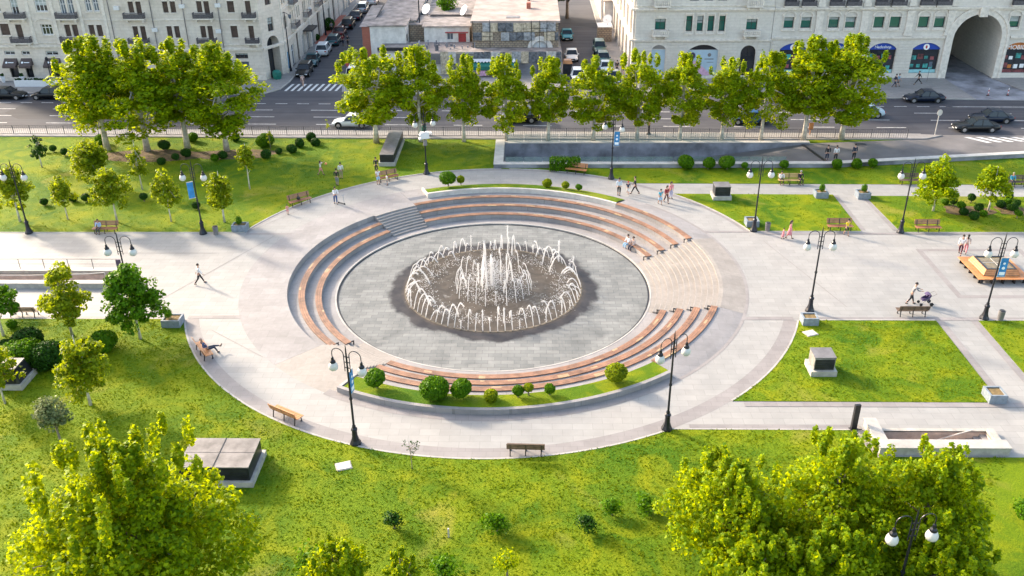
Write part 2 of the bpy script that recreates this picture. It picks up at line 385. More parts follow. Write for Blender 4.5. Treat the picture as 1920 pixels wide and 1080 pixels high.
# lawn kerbs: a thin pale edge round the plaza lawns
kb = MB()
for a0, a1 in ((92,160.75),(198.85,298.7),(-48.7,-18.85),(19.8,45.1),(55.9,88)): kb.arcbox(23.12, 23.24, 0, .05, a0, a1, 2)
for x0, x1, y in ((-90,-21.9,7.6),(-90,-22,-7.42),(22.1,31.6,-7.42),(34.7,90,-7.42),(22,31.3,7.82),(34.6,90,7.6),(11,22.4,-20.33)): kb.box(x0,x1,y-.05,y+.05,0,.05)
struct(kb.build('kerb', m_kerb))
# markings
pt = MB()
def dash(c, xs, ln, wd=.13):
    for x in xs: pt.sheet([(x,yl(c,x)-wd/2),(x+ln,yl(c,x+ln)-wd/2),(x+ln,yl(c,x+ln)+wd/2),(x,yl(c,x)+wd/2)], (), .011)
dash(37.4, [-53.9+8.0*i for i in range(-5,17)], 3.3); dash(40.2, [-59.6-3.2+8.0*i for i in range(-4,17)], 3.3); dash(42.95, [-61.2-2.5+8.0*i for i in range(-4,17)], 3.3)
dash(45.6, [x for x in [-80+2.7*i for i in range(50)] if x < 53], 1.5, .12); pt.sheet([(53,yl(45.6,53)-.07),(100,yl(45.6,100)-.07),(100,yl(45.6,100)+.07),(53,yl(45.6,53)+.07)], (), .011)
for i in range(9): x = -29.0+i*.82; pt.sheet([(x,52.0),(x+.34,52.0),(x+.62,55.3),(x+.28,55.3)], (), .011)
for i in range(9): x = 50.5+i*1.25; pt.sheet([(x+1.6,31.0+i*.12),(x+2.2,31.1+i*.12),(x+.5,32.9),(x-.1,32.9)], (), .015)
struct(pt.build('road_marking', m_paint))

# ================================================================ AMPHITHEATRE (setting)
D = -1.3
def sector(name, prof, a0, a1, m, step=1.6): b = MB(); b.rev(prof, a0+.02, a1-.02, -1.7, step); return struct(b.build(name, m))
base = [(12.38,-1.45),(12.38,-1.2),(13.42,-1.2)]
t1 = [(13.42,-.83),(14.65,-.83)]; t2 = [(14.65,-.48),(15.88,-.48)]; t3 = [(15.88,-.13)]
rimL = [(15.88,.004),(19.42,.004)]
sector('terrace', base+t1+t2+rimL, 134.5, 224, m_tread)
sector('terrace', base+t1+t2+t3+[(17.1,-.13),(17.1,.22),(17.6,.22),(19.42,.004)], 19.5, 51.3, m_tread)
sector('terrace', base+t1+t2+t3+[(17.15,-.13),(17.15,.02),(19.42,.004)], 51.3, 113.2, m_tread)
sector('terrace', base+t1+t2+t3+[(17.2,-.13),(17.6,.004),(19.42,.004)], 113.2, 119.2, m_tread)
sector('terrace', base+t1+t2+t3+[(17.1,-.13),(17.1,.22),(17.6,.22),(18.95,.07),(19.42,.004)], 309.2, 340.5, m_tread)
sector('terrace', base+t1+t2+t3+[(17.2,-.13),(17.2,.1),(18.6,.1),(18.9,.004),(19.42,.004)], 241.3, 309.2, m_tread)
sector('terrace', base+t1+t2+t3+[(17.2,-.13),(17.6,.004),(19.42,.004)], 240.3, 241.3, m_tread)
def stair(name, a0, a1, r0, r1, z0, z1, n, m, tail):
    p = [(12.38,-1.45),(12.38,-1.2),(r0,-1.2)]; dz = (z1-z0)/n; dr = (r1-r0)/(n-1)
    for i in range(n): r = r0+dr*i; p += [(r, z0+dz*(i+1)), (r+(dr if i < n-1 else 0), z0+dz*(i+1))]
    sector('steps', p+tail, a0, a1, m, 1.0)
    nb = MB()
    for i in range(n): r = r0+dr*i; nb.arcbox(r-.025, r+.04, z0+dz*(i+1)-.035, z0+dz*(i+1)+.006, a0+.1, a1-.1, 1.0)
    return struct(nb.build('step_nosing', m_nose))
stair('steps', 119.2, 134.5, 13.1, 15.65, -1.2, 0.004, 9, m_tread, [(19.42,.004)])
stair('steps', 224, 240.3, 13.1, 15.65, -1.2, 0.004, 9, m_step, [(19.42,.004)])
stair('steps', -19.5, 19.5, 12.8, 17.4, -1.2, .22, 12, m_step, [(17.7,.22),(19.42,.004)])
# drain line and inner kerb of the basin
b = MB(); b.arcbox(12.28, 12.40, -1.295, -1.185, 0, 360, 2); struct(b.build('kerb', m_kerb))

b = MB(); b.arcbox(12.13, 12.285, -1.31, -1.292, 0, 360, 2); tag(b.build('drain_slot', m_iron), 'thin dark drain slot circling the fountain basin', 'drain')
# wet and dry basin floor
m, t, bs = nodes('basin_slabs')
br = N(t, 'ShaderNodeTexBrick'); br.inputs['Color1'].default_value = (.255,.26,.255,1); br.inputs['Color2'].default_value = (.19,.198,.198,1); br.inputs['Mortar'].default_value = (.12,.125,.125,1)
br.inputs['Scale'].default_value = 1; br.inputs['Mortar Size'].default_value = .012; br.inputs['Brick Width'].default_value = .9; br.inputs['Row Height'].default_value = .45
t.links.new(coord(t), br.inputs['Vector'])
st = mixc(t, ramp(t, noise_(t, .35, 7, .65, dist=1), .35, .7), br.outputs['Color'], mixc(t, 1.0, br.outputs['Color'], (.60,.61,.62), 'MULTIPLY'))
ln = N(t, 'ShaderNodeVectorMath', operation='LENGTH'); t.links.new(coord(t), ln.inputs[0])
n1 = N(t, 'ShaderNodeMath', operation='MULTIPLY_ADD'); t.links.new(noise_(t, .35, 5, .6), n1.inputs[0]); n1.inputs[1].default_value = 2.6; t.links.new(ln.outputs['Value'], n1.inputs[2])
mr = N(t, 'ShaderNodeMapRange'); mr.inputs[1].default_value = 9.35; mr.inputs[2].default_value = 9.75; t.links.new(n1.outputs[0], mr.inputs[0])   # wet -> dry
n2 = N(t, 'ShaderNodeMath', operation='MULTIPLY_ADD'); t.links.new(noise_(t, .5, 5, .6), n2.inputs[0]); n2.inputs[1].default_value = .5; t.links.new(ln.outputs['Value'], n2.inputs[2])
m2 = N(t, 'ShaderNodeMapRange'); m2.inputs[1].default_value = 7.35; m2.inputs[2].default_value = 7.7; t.links.new(n2.outputs[0], m2.inputs[0])   # silt film -> wet stone
silt = mixc(t, ramp(t, noise_(t, .6, 6, .7, dist=1.5), .35, .7), (.040,.031,.022), (.105,.083,.062))
wet = mixc(t, m2.outputs[0], silt, mixc(t, ramp(t, noise_(t, .9, 5, .6), .35, .65), (.020,.018,.022), (.048,.042,.042)))
fr_ = N(t, 'ShaderNodeMapRange'); fr_.inputs[1].default_value = 6.3; fr_.inputs[2].default_value = 5.2; t.links.new(ln.outputs['Value'], fr_.inputs[0])
f2_ = N(t, 'ShaderNodeMapRange'); f2_.inputs[1].default_value = 1.5; f2_.inputs[2].default_value = 4.8; t.links.new(ln.outputs['Value'], f2_.inputs[0])
ff = N(t, 'ShaderNodeMath', operation='MULTIPLY'); t.links.new(fr_.outputs[0], ff.inputs[0]); t.links.new(f2_.outputs[0], ff.inputs[1])
fm = N(t, 'ShaderNodeMath', operation='MULTIPLY'); t.links.new(ramp(t, noise_(t, 1.1, 7, .72, dist=1.0), .56, .72), fm.inputs[0]); t.links.new(ff.outputs[0], fm.inputs[1])
wet = mixc(t, fm.outputs[0], wet, (.30,.29,.28))
t.links.new(mixc(t, mr.outputs[0], wet, st), bs.inputs['Base Color'])
rr = N(t, 'ShaderNodeMapRange'); rr.inputs[3].default_value = .42; rr.inputs[4].default_value = .7; t.links.new(mr.outputs[0], rr.inputs[0]); t.links.new(rr.outputs[0], bs.inputs['Roughness']); bs.inputs['Specular IOR Level'].default_value = .22
bump(t, bs, noise_(t, 5, 4, .6), .12, .03)
b = MB(); b.sheet(arc(12.32,0,357,119), (), D); struct(b.build('basin_floor', m))

# planter beds of the ring: coping + turf
def bed(label, a0, a1, prof_turf, cop, mcop):
    e = empty('curved_planter', (0,0,0), 0, label, 'planter')
    tb = MB(); tb.rev(prof_turf, a0+.6, a1-.1, None, 1.2); tb.build('turf', m_grass, e)
    for r0, r1, z0, z1, aa, ab in cop: MB().arcbox(r0, r1, z0, z1, aa, ab, 1.4).build('coping', mcop, e)
    return e
pn = bed('long grassy bed behind the far benches with a pale front coping', 51.3, 113.2, [(17.36,.27),(17.9,.27),(18.95,.06),(18.97,.0)], [(17.12,17.38,-.14,.32,51.3,113.2)], m_white)
MB().arcbox(17.38,18.95,-.04,.29,112.7,113.2,.5).build('coping', m_white, pn)
ps = bed('raised crescent bed of grass and shrubs beside the nearest benches', 241.3, 309.2, [(17.32,.0),(17.34,.33),(18.0,.35),(18.74,.35)], [(18.72,18.98,.0,.38,240.9,309.2)], m_tread)
MB().arcbox(17.3,18.72,0,.38,240.9,241.5,.6).build('coping', m_kerb, ps)
MB().arcbox(17.18,17.34,-.04,.22,241.5,309.2,1.4).build('coping', m_tread, ps)

# curved timber benches
rnd = random.Random(3)
def curved_bench(label, r, z, a0, a1, ends):
    e = empty('curved_bench', (0,0,0), 0, label, 'bench', 'curved timber benches of the sunken circle')
    a = a0; L = a1-a0; brk = sorted(rnd.uniform(a0+2, a1-4) for _ in range(max(3, int(L/14))))
    cuts = []
    for x in brk:
        if not cuts or x > cuts[-1][1]+2: cuts.append((x, x+rnd.uniform(1.0, 4.0)))
    sm = MB(); cur = a0
    for i, (x, y) in enumerate(cuts+[(a1, a1)]):
        for k in range(3):
            q = r-.04+k*.165
            sm.arcbox(q, q+.152, z-.055, z, cur, x, 1.5)
        cur = y
    sm.build('seat', m_wood, e)
    for x, y in cuts:
        k0 = rnd.randint(0, 2); k1 = min(3, k0+rnd.choice([1,1,2]))
        pb = MB(); ob = MB()
        for k in range(3):
            q = r-.04+k*.165; (pb if k0 <= k < k1 else ob).arcbox(q, q+.152, z-.055, z+.001, x, min(y,a1), 1.5)
        pb.build('new_plank', m_woodn, e)
        if ob.v: ob.build('old_plank', m_wood, e)
    fr = MB(); n = int(L/4)
    for i in range(n+1):
        t = a0+.3+(L-.6)*i/n; fr.arcbox(r+.02, r+.40, z-.082, z-.056, t-.12, t+.12, 1)
    fr.build('bearer', m_iron, e)
    for t in ends:
        c, s_ = math.cos(R(t)), math.sin(R(t)); bb = MB()
        bb.T = Matrix.Rotation(R(t), 4, 'Z'); bb.box(r-.30, r+.0, -.04, .04, z-.09, z-.03); bb.box(r-.28, r-.22, -.04, .04, z-.38, z-.09)
        bb.build('end_bracket', m_iron, e)
z1, z2, z3, z4 = -.75, -.40, -.05, .30
for lb, r, z, a0, a1, ends in (
 ('innermost and lowest curved wooden bench on the far side, where a couple sits', 13.42, z1, 19.8, 119.0, (20.0,)),
 ('second curved wooden bench up on the far side of the fountain', 14.65, z2, 19.8, 119.0, (20.0,)),
 ('third curved wooden bench on the far side, in front of the pale bed coping', 15.88, z3, 19.8, 119.0, (20.0,)),
 ('short topmost curved wooden bench at the far right, starting at the grassy bed', 17.1, z4, 19.8, 51.0, (20.0,)),
 ('inner of the two curved wooden benches on the shaded left side', 13.42, z1, 134.8, 223.7, (223.4,)),
 ('outer of the two curved wooden benches on the shaded left side', 14.65, z2, 134.8, 223.7, (223.4,)),
 ('lowest curved wooden bench on the near side, closest to the basin', 13.42, z1, 240.6, 340.2, (340.0,)),
 ('middle long curved wooden bench on the near side', 14.65, z2, 240.6, 340.2, (340.0,)),
 ('upper long curved wooden bench on the near side, next to the crescent bed', 15.88, z3, 240.6, 340.2, (340.0,)),
 ('short outer curved wooden bench at the lower right behind the lamp', 17.1, z4, 309.4, 340.2, (340.0,))): curved_bench(lb, r, z, a0, a1, ends)

# ================================================================ RAMP PIT (underpass)
e = empty('underpass_ramp_wall', (0,0,0), 0, 'sunken concrete ramp enclosure with pale coping and glass rails beside the avenue', 'retaining wall')
b = MB(); b.box(-.75,33.4,23.42,23.95,0,.40); b.box(-.75,.1,23.95,31.05,0,.40); b.build('parapet', m_conc2, e)
b = MB()
b.add([(0.2,24.05,-4.6),(33.4,24.05,-4.6),(33.4,24.05,0),(.2,24.05,0)], [(3,2,1,0)]); b.add([(0.2,30.6,-4.6),(32.4,30.6,-4.6),(32.4,30.6,.2),(.2,30.6,.2)], [(0,1,2,3)])
b.add([(.2,24.05,-4.6),(.2,30.6,-4.6),(.2,30.6,.1),(.2,24.05,.1)], [(0,1,2,3)])
b.box(.2,33.0,30.61,31.0,-.3,.2); b.build('retaining_face', m_conc2, e)
b = MB(); b.box(-.8,33.45,23.38,24.1,.40,.46); b.box(-.8,.18,24.1,31.1,.40,.46); b.box(.18,33.0,30.5,31.1,.2,.26); b.build('coping', m_white, e)
m_rail = glass('rail_glass', (.22,.33,.32), .05); 
tt = m_rail.node_tree; pb_ = tt.nodes['Principled BSDF']; pb_.inputs['Alpha'].default_value = .22
b = MB()
for i in range(13): b.box(.4+i*1.9,.4+i*1.9+1.8,30.9,30.93,.27,1.15)
b.build('far_glass_rail', m_rail, e)
b = MB()
for i in range(15): b.box(.4+i*1.9,.4+i*1.9+1.8,23.98,24.01,-.55 if 0 else .46,1.0)
b.build('near_glass_rail', m_rail, e)
b = MB(); b.add([(.2,24.05,-4.3),(33.4,24.05,0.0),(32.4,30.6,0.0),(.2,30.6,-4.3)], [(0,1,2,3)]); struct(b.build('ramp_floor', m_asph2))
b = MB(); b.prism([(32.1,30.5),(32.4,30.5),(33.6,24.1),(33.3,24.1)], .012, .05); tag(b.build('drain_grate', m_iron), 'long dark drain grate across the top of the underpass ramp', 'drain')
b = MB()
pl = [(33.4,23.45),(34.2,23.5),(54.3,26.4),(90,31.9)]; pl2 = [(33.4,24.1),(34.2,24.15),(54.3,27.0),(90,32.6)]
for i in range(3):
    b.prism([pl[i],pl[i+1],pl2[i+1],pl2[i]], 0, .42)
lw = b.build('low_wall', m_conc2); tag(lw, 'long low concrete wall with white coping curving along the ramp road', 'wall')
b = MB()
for i in range(3):
    a_, c_ = pl[i], pl[i+1]; b.prism([(a_[0],a_[1]-.05),(c_[0],c_[1]-.05),(pl2[i+1][0],pl2[i+1][1]+.05),(pl2[i][0],pl2[i][1]+.05)], .42, .48)
b.build('coping', m_white, lw)
b = MB(); b.box(37.9,39.0,30.2,30.9,.012,.03); tag(b.build('manhole_cover', m_iron), 'dark manhole plate in the ramp road', 'manhole cover')

# ================================================================ STAIRWELLS
e = empty('stairwell', (-50,-1.3,0), 0, 'sunken subway stairwell with pale coping and thin railing on the left', 'stairwell')
b = MB(); b.box(-25,20.3,-1.45,-.9,0,.42); b.box(-25,20.3,.95,1.35,0,.30); b.box(20.3,20.62,-1.45,1.35,0,.36); b.build('parapet', m_conc, e)
b = MB(); b.add([(-25,-.9,-3),(20.3,-.9,-3),(20.3,-.9,.05),(-25,-.9,.05)], [(3,2,1,0)]); b.add([(-25,.95,-3),(20.3,.95,-3),(20.3,.95,.05),(-25,.95,.05)], [(0,1,2,3)]); b.add([(20.3,-.9,-3),(20.3,.95,-3),(20.3,.95,.05),(20.3,-.9,.05)], [(3,2,1,0)])
b.build('inner_wall', m_pinks, e)
b = MB(); b.box(-25,20.66,-1.5,-.95,.42,.48); b.box(-25,20.66,.9,1.4,.30,.36); b.build('coping', m_white, e)
b = MB()
for i in range(12): b.box(20.3-.35*(i+1),20.3-.35*i,-.9,.95,-.15*(i+1)-.4,-.15*(i+1))
b.box(-25,16.1,-.9,.95,-2.4,-2.0); b.build('stair_flight', m_tread, e)
b = MB()
for i in range(24): b.box(-24.5+i*1.95-.02,-24.5+i*1.95+.02,1.15,1.19,.36,1.25)
b.box(-25,20.6,1.15,1.19,1.22,1.26); b.box(-25,20.6,1.15,1.19,.8,.82); b.build('railing', m_sheet, e)
b = MB(); b.tube([(19.9,-.2,.75),(18.6,-.2,.62),(14,-.2,.5),(-25,-.2,.5)], .035, 6); b.tube([(19.9,-.2,.75),(19.9,-.2,-.2)], .03, 6); b.build('handrail', m_white, e)
e = empty('stairwell', (26.3,-21.2,0), 0, 'small sunken stairwell box with white rim and slanting handrail at the lower right', 'stairwell')
b = MB(); b.box(-3.75,3.5,-1.45,-.75,-.02,.48); b.box(-3.75,-3.15,-.75,1.3,-.02,.48); b.box(-3.15,3.5,.7,.95,0,.10); b.box(3.15,3.5,-.75,.7,0,.3); b.build('parapet', m_conc, e)
b = MB(); b.box(-3.8,3.55,-1.5,-.7,.48,.55); b.box(-3.8,-3.1,-.7,1.35,.48,.55); b.build('coping', m_kerb, e)
b = MB(); b.add([(-3.15,.7,-3),(3.15,.7,-3),(3.15,.7,.05),(-3.15,.7,.05)], [(0,1,2,3)]); b.add([(-3.15,-.75,-3),(3.15,-.75,-3),(3.15,-.75,.05),(-3.15,-.75,.05)], [(3,2,1,0)]); b.add([(3.15,-.75,-3),(3.15,.7,-3),(3.15,.7,.05),(3.15,-.75,.05)], [(0,1,2,3)]); b.add([(-3.15,-.75,-3),(-3.15,.7,-3),(-3.15,.7,.05),(-3.15,-.75,.05)], [(0,1,2,3)]); b.build('inner_wall', m_pinks, e)
b = MB()
for i in range(16): b.box(3.15-.35*(i+1),3.15-.35*i,-.75,.7,-.15*(i+1)-.3,-.15*(i+1))
b.build('stair_flight', m_tread, e)
b = MB(); b.tube([(2.3,.5,.35),(-1.2,.5,-1.0)], .04, 6); b.build('handrail', m_white, e)
b = MB(); b.prism([(22.25,-22.7),(22.55,-22.7),(22.3,-19.9),(22.0,-19.9)], 0, .05); b.prism([(21.6,-20.3),(22.0,-20.3),(22.5,-22.9),(22.35,-22.9)],0,.04); struct(b.build('kerb', m_step))
# ================================================================ BUILDINGS
def frameM(O, ang):      # local x along the wall, local -y outwards
    return Matrix.Translation(Vector((O[0],O[1],0))) @ Matrix.Rotation(R(ang), 4, 'Z')
def wall_mesh(W, Z1, ops, depth=.25, z0=0, x0=0):
    """front wall in the local xz plane (outwards = -y) with real openings; arched tops get spandrels"""
    b = MB(); xs = sorted(set([x0, W]+[v for o in ops for v in (o[0], o[1])])); zs = sorted(set([z0, Z1]+[v for o in ops for v in (o[2], o[3])]))
    for i in range(len(xs)-1):
        for j in range(len(zs)-1):
            cx, cz = (xs[i]+xs[i+1])/2, (zs[j]+zs[j+1])/2
            if any(o[0] < cx < o[1] and o[2] < cz < o[3] for o in ops): continue
            b.add([(xs[i],0,zs[j]),(xs[i+1],0,zs[j]),(xs[i+1],0,zs[j+1]),(xs[i],0,zs[j+1])], [(0,1,2,3)])
    for o in ops:
        a, c, d, f = o[:4]; rise = o[4] if len(o) > 4 else 0; dp = o[5] if len(o) > 5 else depth
        b.add([(a,0,d),(c,0,d),(c,dp,d),(a,dp,d)], [(3,2,1,0)])
        b.add([(a,0,d),(a,dp,d),(a,dp,f-rise),(a,0,f-rise)], [(0,1,2,3)]); b.add([(c,0,d),(c,dp,d),(c,dp,f-rise),(c,0,f-rise)], [(3,2,1,0)])
        if not rise: b.add([(a,0,f),(c,0,f),(c,dp,f),(a,dp,f)], [(0,1,2,3)])
        else:
            n = 12; m_ = (a+c)/2; h = (c-a)/2
            if rise >= h*.98: P = [(m_-h*math.cos(PI*k/n), f-rise+rise*math.sin(PI*k/n)) for k in range(n+1)]
            else:
                Rr = (h*h+rise*rise)/(2*rise); th = math.asin(h/Rr); P = [(m_+Rr*math.sin(-th+2*th*k/n), f-Rr+Rr*math.cos(-th+2*th*k/n)) for k in range(n+1)]
            for k in range(n):
                (p,q),(r_,s_) = P[k],P[k+1]
                b.add([(p,0,q),(r_,0,s_),(r_,0,f),(p,0,f)], [(0,1,2,3)]); b.add([(p,0,q),(r_,0,s_),(r_,dp,s_),(p,dp,q)], [(0,1,2,3)])
    return b
def put(b, name, m, parent, T, smooth=False):
    o = b.build(name, m, parent, smooth=smooth); return o
BR_ = [5]; m_reflect = mat('window_reflection', (.36,.40,.40), .7, var=.2, scale=3)
def window(T, a, c, d, f, parent, mf, mp, nx=2, nz=2, depth=.2, fw_=.07, name='window', solid=None):
    b = MB(); b.T = T
    b.box(a,c,depth,depth+.06,d,d+fw_); b.box(a,c,depth,depth+.06,f-fw_,f); b.box(a,a+fw_,depth,depth+.06,d+fw_,f-fw_); b.box(c-fw_,c,depth,depth+.06,d+fw_,f-fw_)
    for i in range(1, nx): x = a+(c-a)*i/nx; b.box(x-fw_*.4,x+fw_*.4,depth,depth+.06,d+fw_,f-fw_)
    if nz == 2: z = d+(f-d)*.68; b.box(a+fw_,c-fw_,depth+.005,depth+.055,z-fw_*.4,z+fw_*.4)
    w_ = b.build(name, mf, parent)
    p_ = MB(); p_.T = T; p_.add([(a,depth+.035,d),(c,depth+.035,d),(c,depth+.035,f),(a,depth+.035,f)], [(0,1,2,3)]); p_.build('pane', mp, w_)
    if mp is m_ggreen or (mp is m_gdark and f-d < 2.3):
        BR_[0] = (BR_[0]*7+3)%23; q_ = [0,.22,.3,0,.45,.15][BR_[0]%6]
        if q_: bl = MB(); bl.T = T; bl.box(a+fw_,c-fw_,depth+.02,depth+.033,f-fw_-(f-d)*q_,f-fw_); bl.build('reflection_strip', m_reflect, w_)  # pale reflection in the upper glass, painted as a coloured strip
    return w_
def shutter(T, a, c, d, f, parent, name='shuttered_window'):
    b = MB(); b.T = T; n = max(4, int((f-d)/.16))
    b.add([(a,.2,d),(c,.2,d),(c,.2,f),(a,.2,f)], [(0,1,2,3)])
    for i in range(n): z = d+(f-d)*i/n; b.box(a+.04,c-.04,.13,.2,z+.02,z+(f-d)/n-.02)
    w_ = b.build(name, m_brown, parent)
    s = MB(); s.T = T; s.box(a-.12,c+.12,-.1,.0,d-.12,d-.0); s.box(a-.1,c+.1,-.05,0,f,f+.12); s.build('sill', m_trim, w_); return w_
def balcony(T, a, c, z, h, parent, stone=False, out=.75):
    b = MB(); b.T = T; b.box(a,c,-out,0,z-.16,z); b.box(a+.2,a+.45,-out*.7,0,z-.5,z-.16); b.box(c-.45,c-.2,-out*.7,0,z-.5,z-.16)
    o = b.build('balcony', m_trim, parent)
    r_ = MB(); r_.T = T
    if stone:
        r_.box(a,c,-out,-out+.14,z+h-.12,z+h); r_.box(a,c,-out,-out+.14,z,z+.1); n = int((c-a)/.26)
        for i in range(n+1): x = a+.07+(c-a-.14)*i/n; r_.tube([tuple((x,-out+.07,z+.1)),tuple((x,-out+.07,z+h*.35)),tuple((x,-out+.07,z+h-.12))], [.05,.085,.045], 6)
        for x in (a,c-.16): r_.box(x,x+.16,-out-.01,-out+.16,z,z+h); r_.box(x+.01,x+.13,-out+.16,0,z+h-.12,z+h)
    else:
        r_.box(a,c,-out,-out+.05,z+h-.05,z+h); r_.box(a,a+.04,-out,0,z+h-.05,z+h); r_.box(c-.04,c,-out,0,z+h-.05,z+h); n = int((c-a)/.12)
        for i in range(n+1): x = a+(c-a-.03)*i/n; r_.box(x,x+.045,-out+.01,-out+.035,z,z+h-.05)
        for k in range(6): y = -out+out*k/6; r_.box(a+.005,a+.03,y,y+.045,z,z+h-.05); r_.box(c-.03,c-.005,y,y+.045,z,z+h-.05)
        r_.box(a+.02,c-.02,-out+.012,-out+.022,z+.05,z+h*.75)
    r_.build('balustrade' if stone else 'railing', m_trim if stone else m_ironb, o); return o
def band(T, a, c, z0, z1, out, parent, m=None, name='cornice'):
    b = MB(); b.T = T; b.box(a,c,-out,0,z0,z0+(z1-z0)*.4); b.box(a,c,-out*1.6,0,z0+(z1-z0)*.4,z1); return b.build(name, m or m_trim, parent)
def pil(T, a, c, z0, z1, out, parent, m=None):
    b = MB(); b.T = T; b.box(a,c,-out,0,z0,z1); b.box(a-.08,c+.08,-out-.06,0,z1-.35,z1-.02); b.box(a-.08,c+.08,-out-.06,0,z0+.01,z0+.5); return b.build('pilaster', m or m_trim, parent)
def roofslab(poly, z, parent, m=None, over=.35):
    b = MB(); b.prism(poly, z, z+.3); return b.build('roof', m or m_roofp, parent)
def sillt(T, a, c, d, parent): b = MB(); b.T = T; b.box(a-.1,c+.1,-.12,0,d-.14,d); b.build('sill', m_trim, parent)

# ---- left: corner block, facade y=57, x -52..-32.5, then chamfer and street side
LB = empty('apartment_building', (-42,57,0), 0, 'long cream stone apartment block with brown shutters on the corner of the side street', 'building')
LB.location = (0,0,0)
T = frameM((-52,57), 0); o = []
def X(v): return v+52
rows = [(5.75,7.3),(9.0,10.45),(12.3,13.8)]
ops = []
for z0, z1_ in rows:
    for a, c in ((-49.35,-48.65),(-44.85,-44.15),(-43.85,-43.15),(-40.4,-39.7),(-36.4,-35.5)): ops.append((X(a),X(c),z0,z1_))
    for a, c in ((-48.35,-47.65),(-39.45,-38.75),(-34.05,-33.35)): ops.append((X(a),X(c),z0-.62,z1_))
shops = [(-50.6,-48.4),(-46.9,-44.9),(-43.2,-41.2),(-39.6,-37.6),(-36.3,-34.6)]
for a, c in shops: ops.append((X(a),X(c),.13,2.6)); ops.append((X(a),X(c),3.0,3.7))
b = wall_mesh(X(-32.5), 15.2, ops); b.T = None
wv = MB(); wv.T = T; wv.add(b.v, b.f)
Tc = frameM((-32.5,57), R(0)); 
# chamfer from (-32.5,57) to (-30.6,60.6) and street side to y=115
cl = math.hypot(1.9,3.6); Tch = frameM((-32.5,57), math.degrees(math.atan2(3.6,1.9)))
bc = wall_mesh(cl, 15.2, [(.9,3.2,.13,5.6,1.1,1.6),(1.5,2.6,6.2,8.0),(1.5,2.6,9.6,11.4)]); wv.T = Tch; wv.add(bc.v, bc.f)
Ts = frameM((-30.6,60.6), 90); SL = 55; sops = []; sdoors = []
ssp = [(1.0,2.4,'blue'),(3.6,5.4,'shop'),(7.2,9.0,'gate'),(10.6,11.8,'shop'),(13.6,15.0,'shop'),(17.2,18.6,'shop'),(21.5,23.2,'gate'),(26,27.5,'shop'),(30,31.5,'shop'),(34,35.6,'gate'),(38.5,40,'shop'),(43,44.5,'shop'),(48,49.5,'shop')]
for a, c, k in ssp: sops.append((a, c, .13, {'blue':2.7,'shop':3.0,'gate':4.3}[k]))
for i in range(14):
    x = 1.2+i*3.85
    for z0, z1_ in rows: sops.append((x,x+.75,z0-(.62 if i%2 else 0),z1_)); sops.append((x+1.15,x+1.9,z0,z1_))
bs2 = wall_mesh(SL, 15.2, sops); wv.T = Ts; wv.add(bs2.v, bs2.f)
wv.T = None; wv.add([(-30.6,115.6,0),(-76,115.6,0),(-76,115.6,15.2),(-30.6,115.6,15.2)], [(0,1,2,3)])
wv.build('wall', m_stone, LB)
roofslab([(-52.2,56.6),(-32.3,56.6),(-30.2,60.4),(-30.2,116),(-52.2,116)], 15.2, LB)
for z0, z1_ in rows:
    for a, c in ((-49.35,-48.65),(-44.85,-44.15),(-43.85,-43.15),(-40.4,-39.7),(-36.4,-35.5)): shutter(T, X(a), X(c), z0, z1_, LB)
    for a, c in ((-48.35,-47.65),(-39.45,-38.75),(-34.05,-33.35)): shutter(T, X(a), X(c), z0-.62, z1_, LB, 'balcony_door')
    for a, c in ((-50.0,-47.3),(-40.9,-38.35),(-34.5,-32.75)): balcony(T, X(a), X(c), z0-.64, .72, LB)
for i, (a, c) in enumerate(shops):
    window(T, X(a), X(c), .13, 2.6, LB, m_iron, m_gblue, 2, 2, name='shop_window'); window(T, X(a), X(c), 3.0, 3.7, LB, m_brown, m_gdark, 3, 1)
for z0, z1_, ou in ((4.05,4.45,.16),(4.75,4.95,.08),(8.0,8.15,.06),(11.3,11.5,.08),(14.5,15.2,.35),(.0,.75,.06)): band(T, 0, X(-32.5), z0, z1_, ou, LB)
for x in (-51.9,-46.4,-42.2,-37.6): b = MB(); b.T = T; b.tube([(X(x),-.16,.2),(X(x),-.16,14.6)], .06, 6); b.build('drainpipe', m_sheet, LB)
for z0, z1_, ou in ((4.05,4.45,.14),(14.5,15.2,.3)): band(Tch, 0, cl, z0, z1_, ou, LB); band(Ts, 0, SL, z0, z1_, ou, LB)
band(Ts, 0, SL, 8.35, 8.5, .07, LB)
window(Tch, .9, 3.2, .13, 5.6, LB, m_iron, m_gdark, 2, 2, 1.3, name='passage_gate'); window(Tch, 1.5, 2.6, 6.2, 8.0, LB, m_brown, m_gdark, 2, 2); window(Tch, 1.5, 2.6, 9.6, 11.4, LB, m_brown, m_gdark, 2, 2)
m_bluedoor = mat('blue_door_paint', (.01,.22,.42), .5, var=.15)
for a, c, k in ssp: window(Ts, a, c, .13, {'blue':2.7,'shop':3.0,'gate':4.3}[k], LB, {'blue':m_bluedoor,'shop':m_wframe,'gate':m_brown}[k], {'blue':m_bluedoor,'shop':m_gblue,'gate':m_brown}[k], 2, 2, name={'blue':'door','shop':'shop_window','gate':'gate'}[k])
for i in range(14):
    x = 1.2+i*3.85
    for z0, z1_ in rows[:2]+([rows[2]] if i < 3 else []):
        window(Ts, x, x+.75, z0-(.62 if i%2 else 0), z1_, LB, m_wframe if i%3 else m_brown, m_gdark, 1, 2); window(Ts, x+1.15, x+1.9, z0, z1_, LB, m_wframe if i%3 else m_brown, m_gdark, 1, 2)
        if i%2: balcony(Ts, x-.35, x+2.2, z0-.64, .75, LB, out=.85)
    pil(Ts, x-1.05, x-.6, .1, 14.4, .14, LB) if i%2 == 0 else None
b = MB(); b.T = Ts; b.box(11.4,15.4,-1.3,0,3.3,3.42); b.box(11.4,15.4,-1.35,-1.28,3.2,3.45); b.build('door_canopy', m_iron, LB)
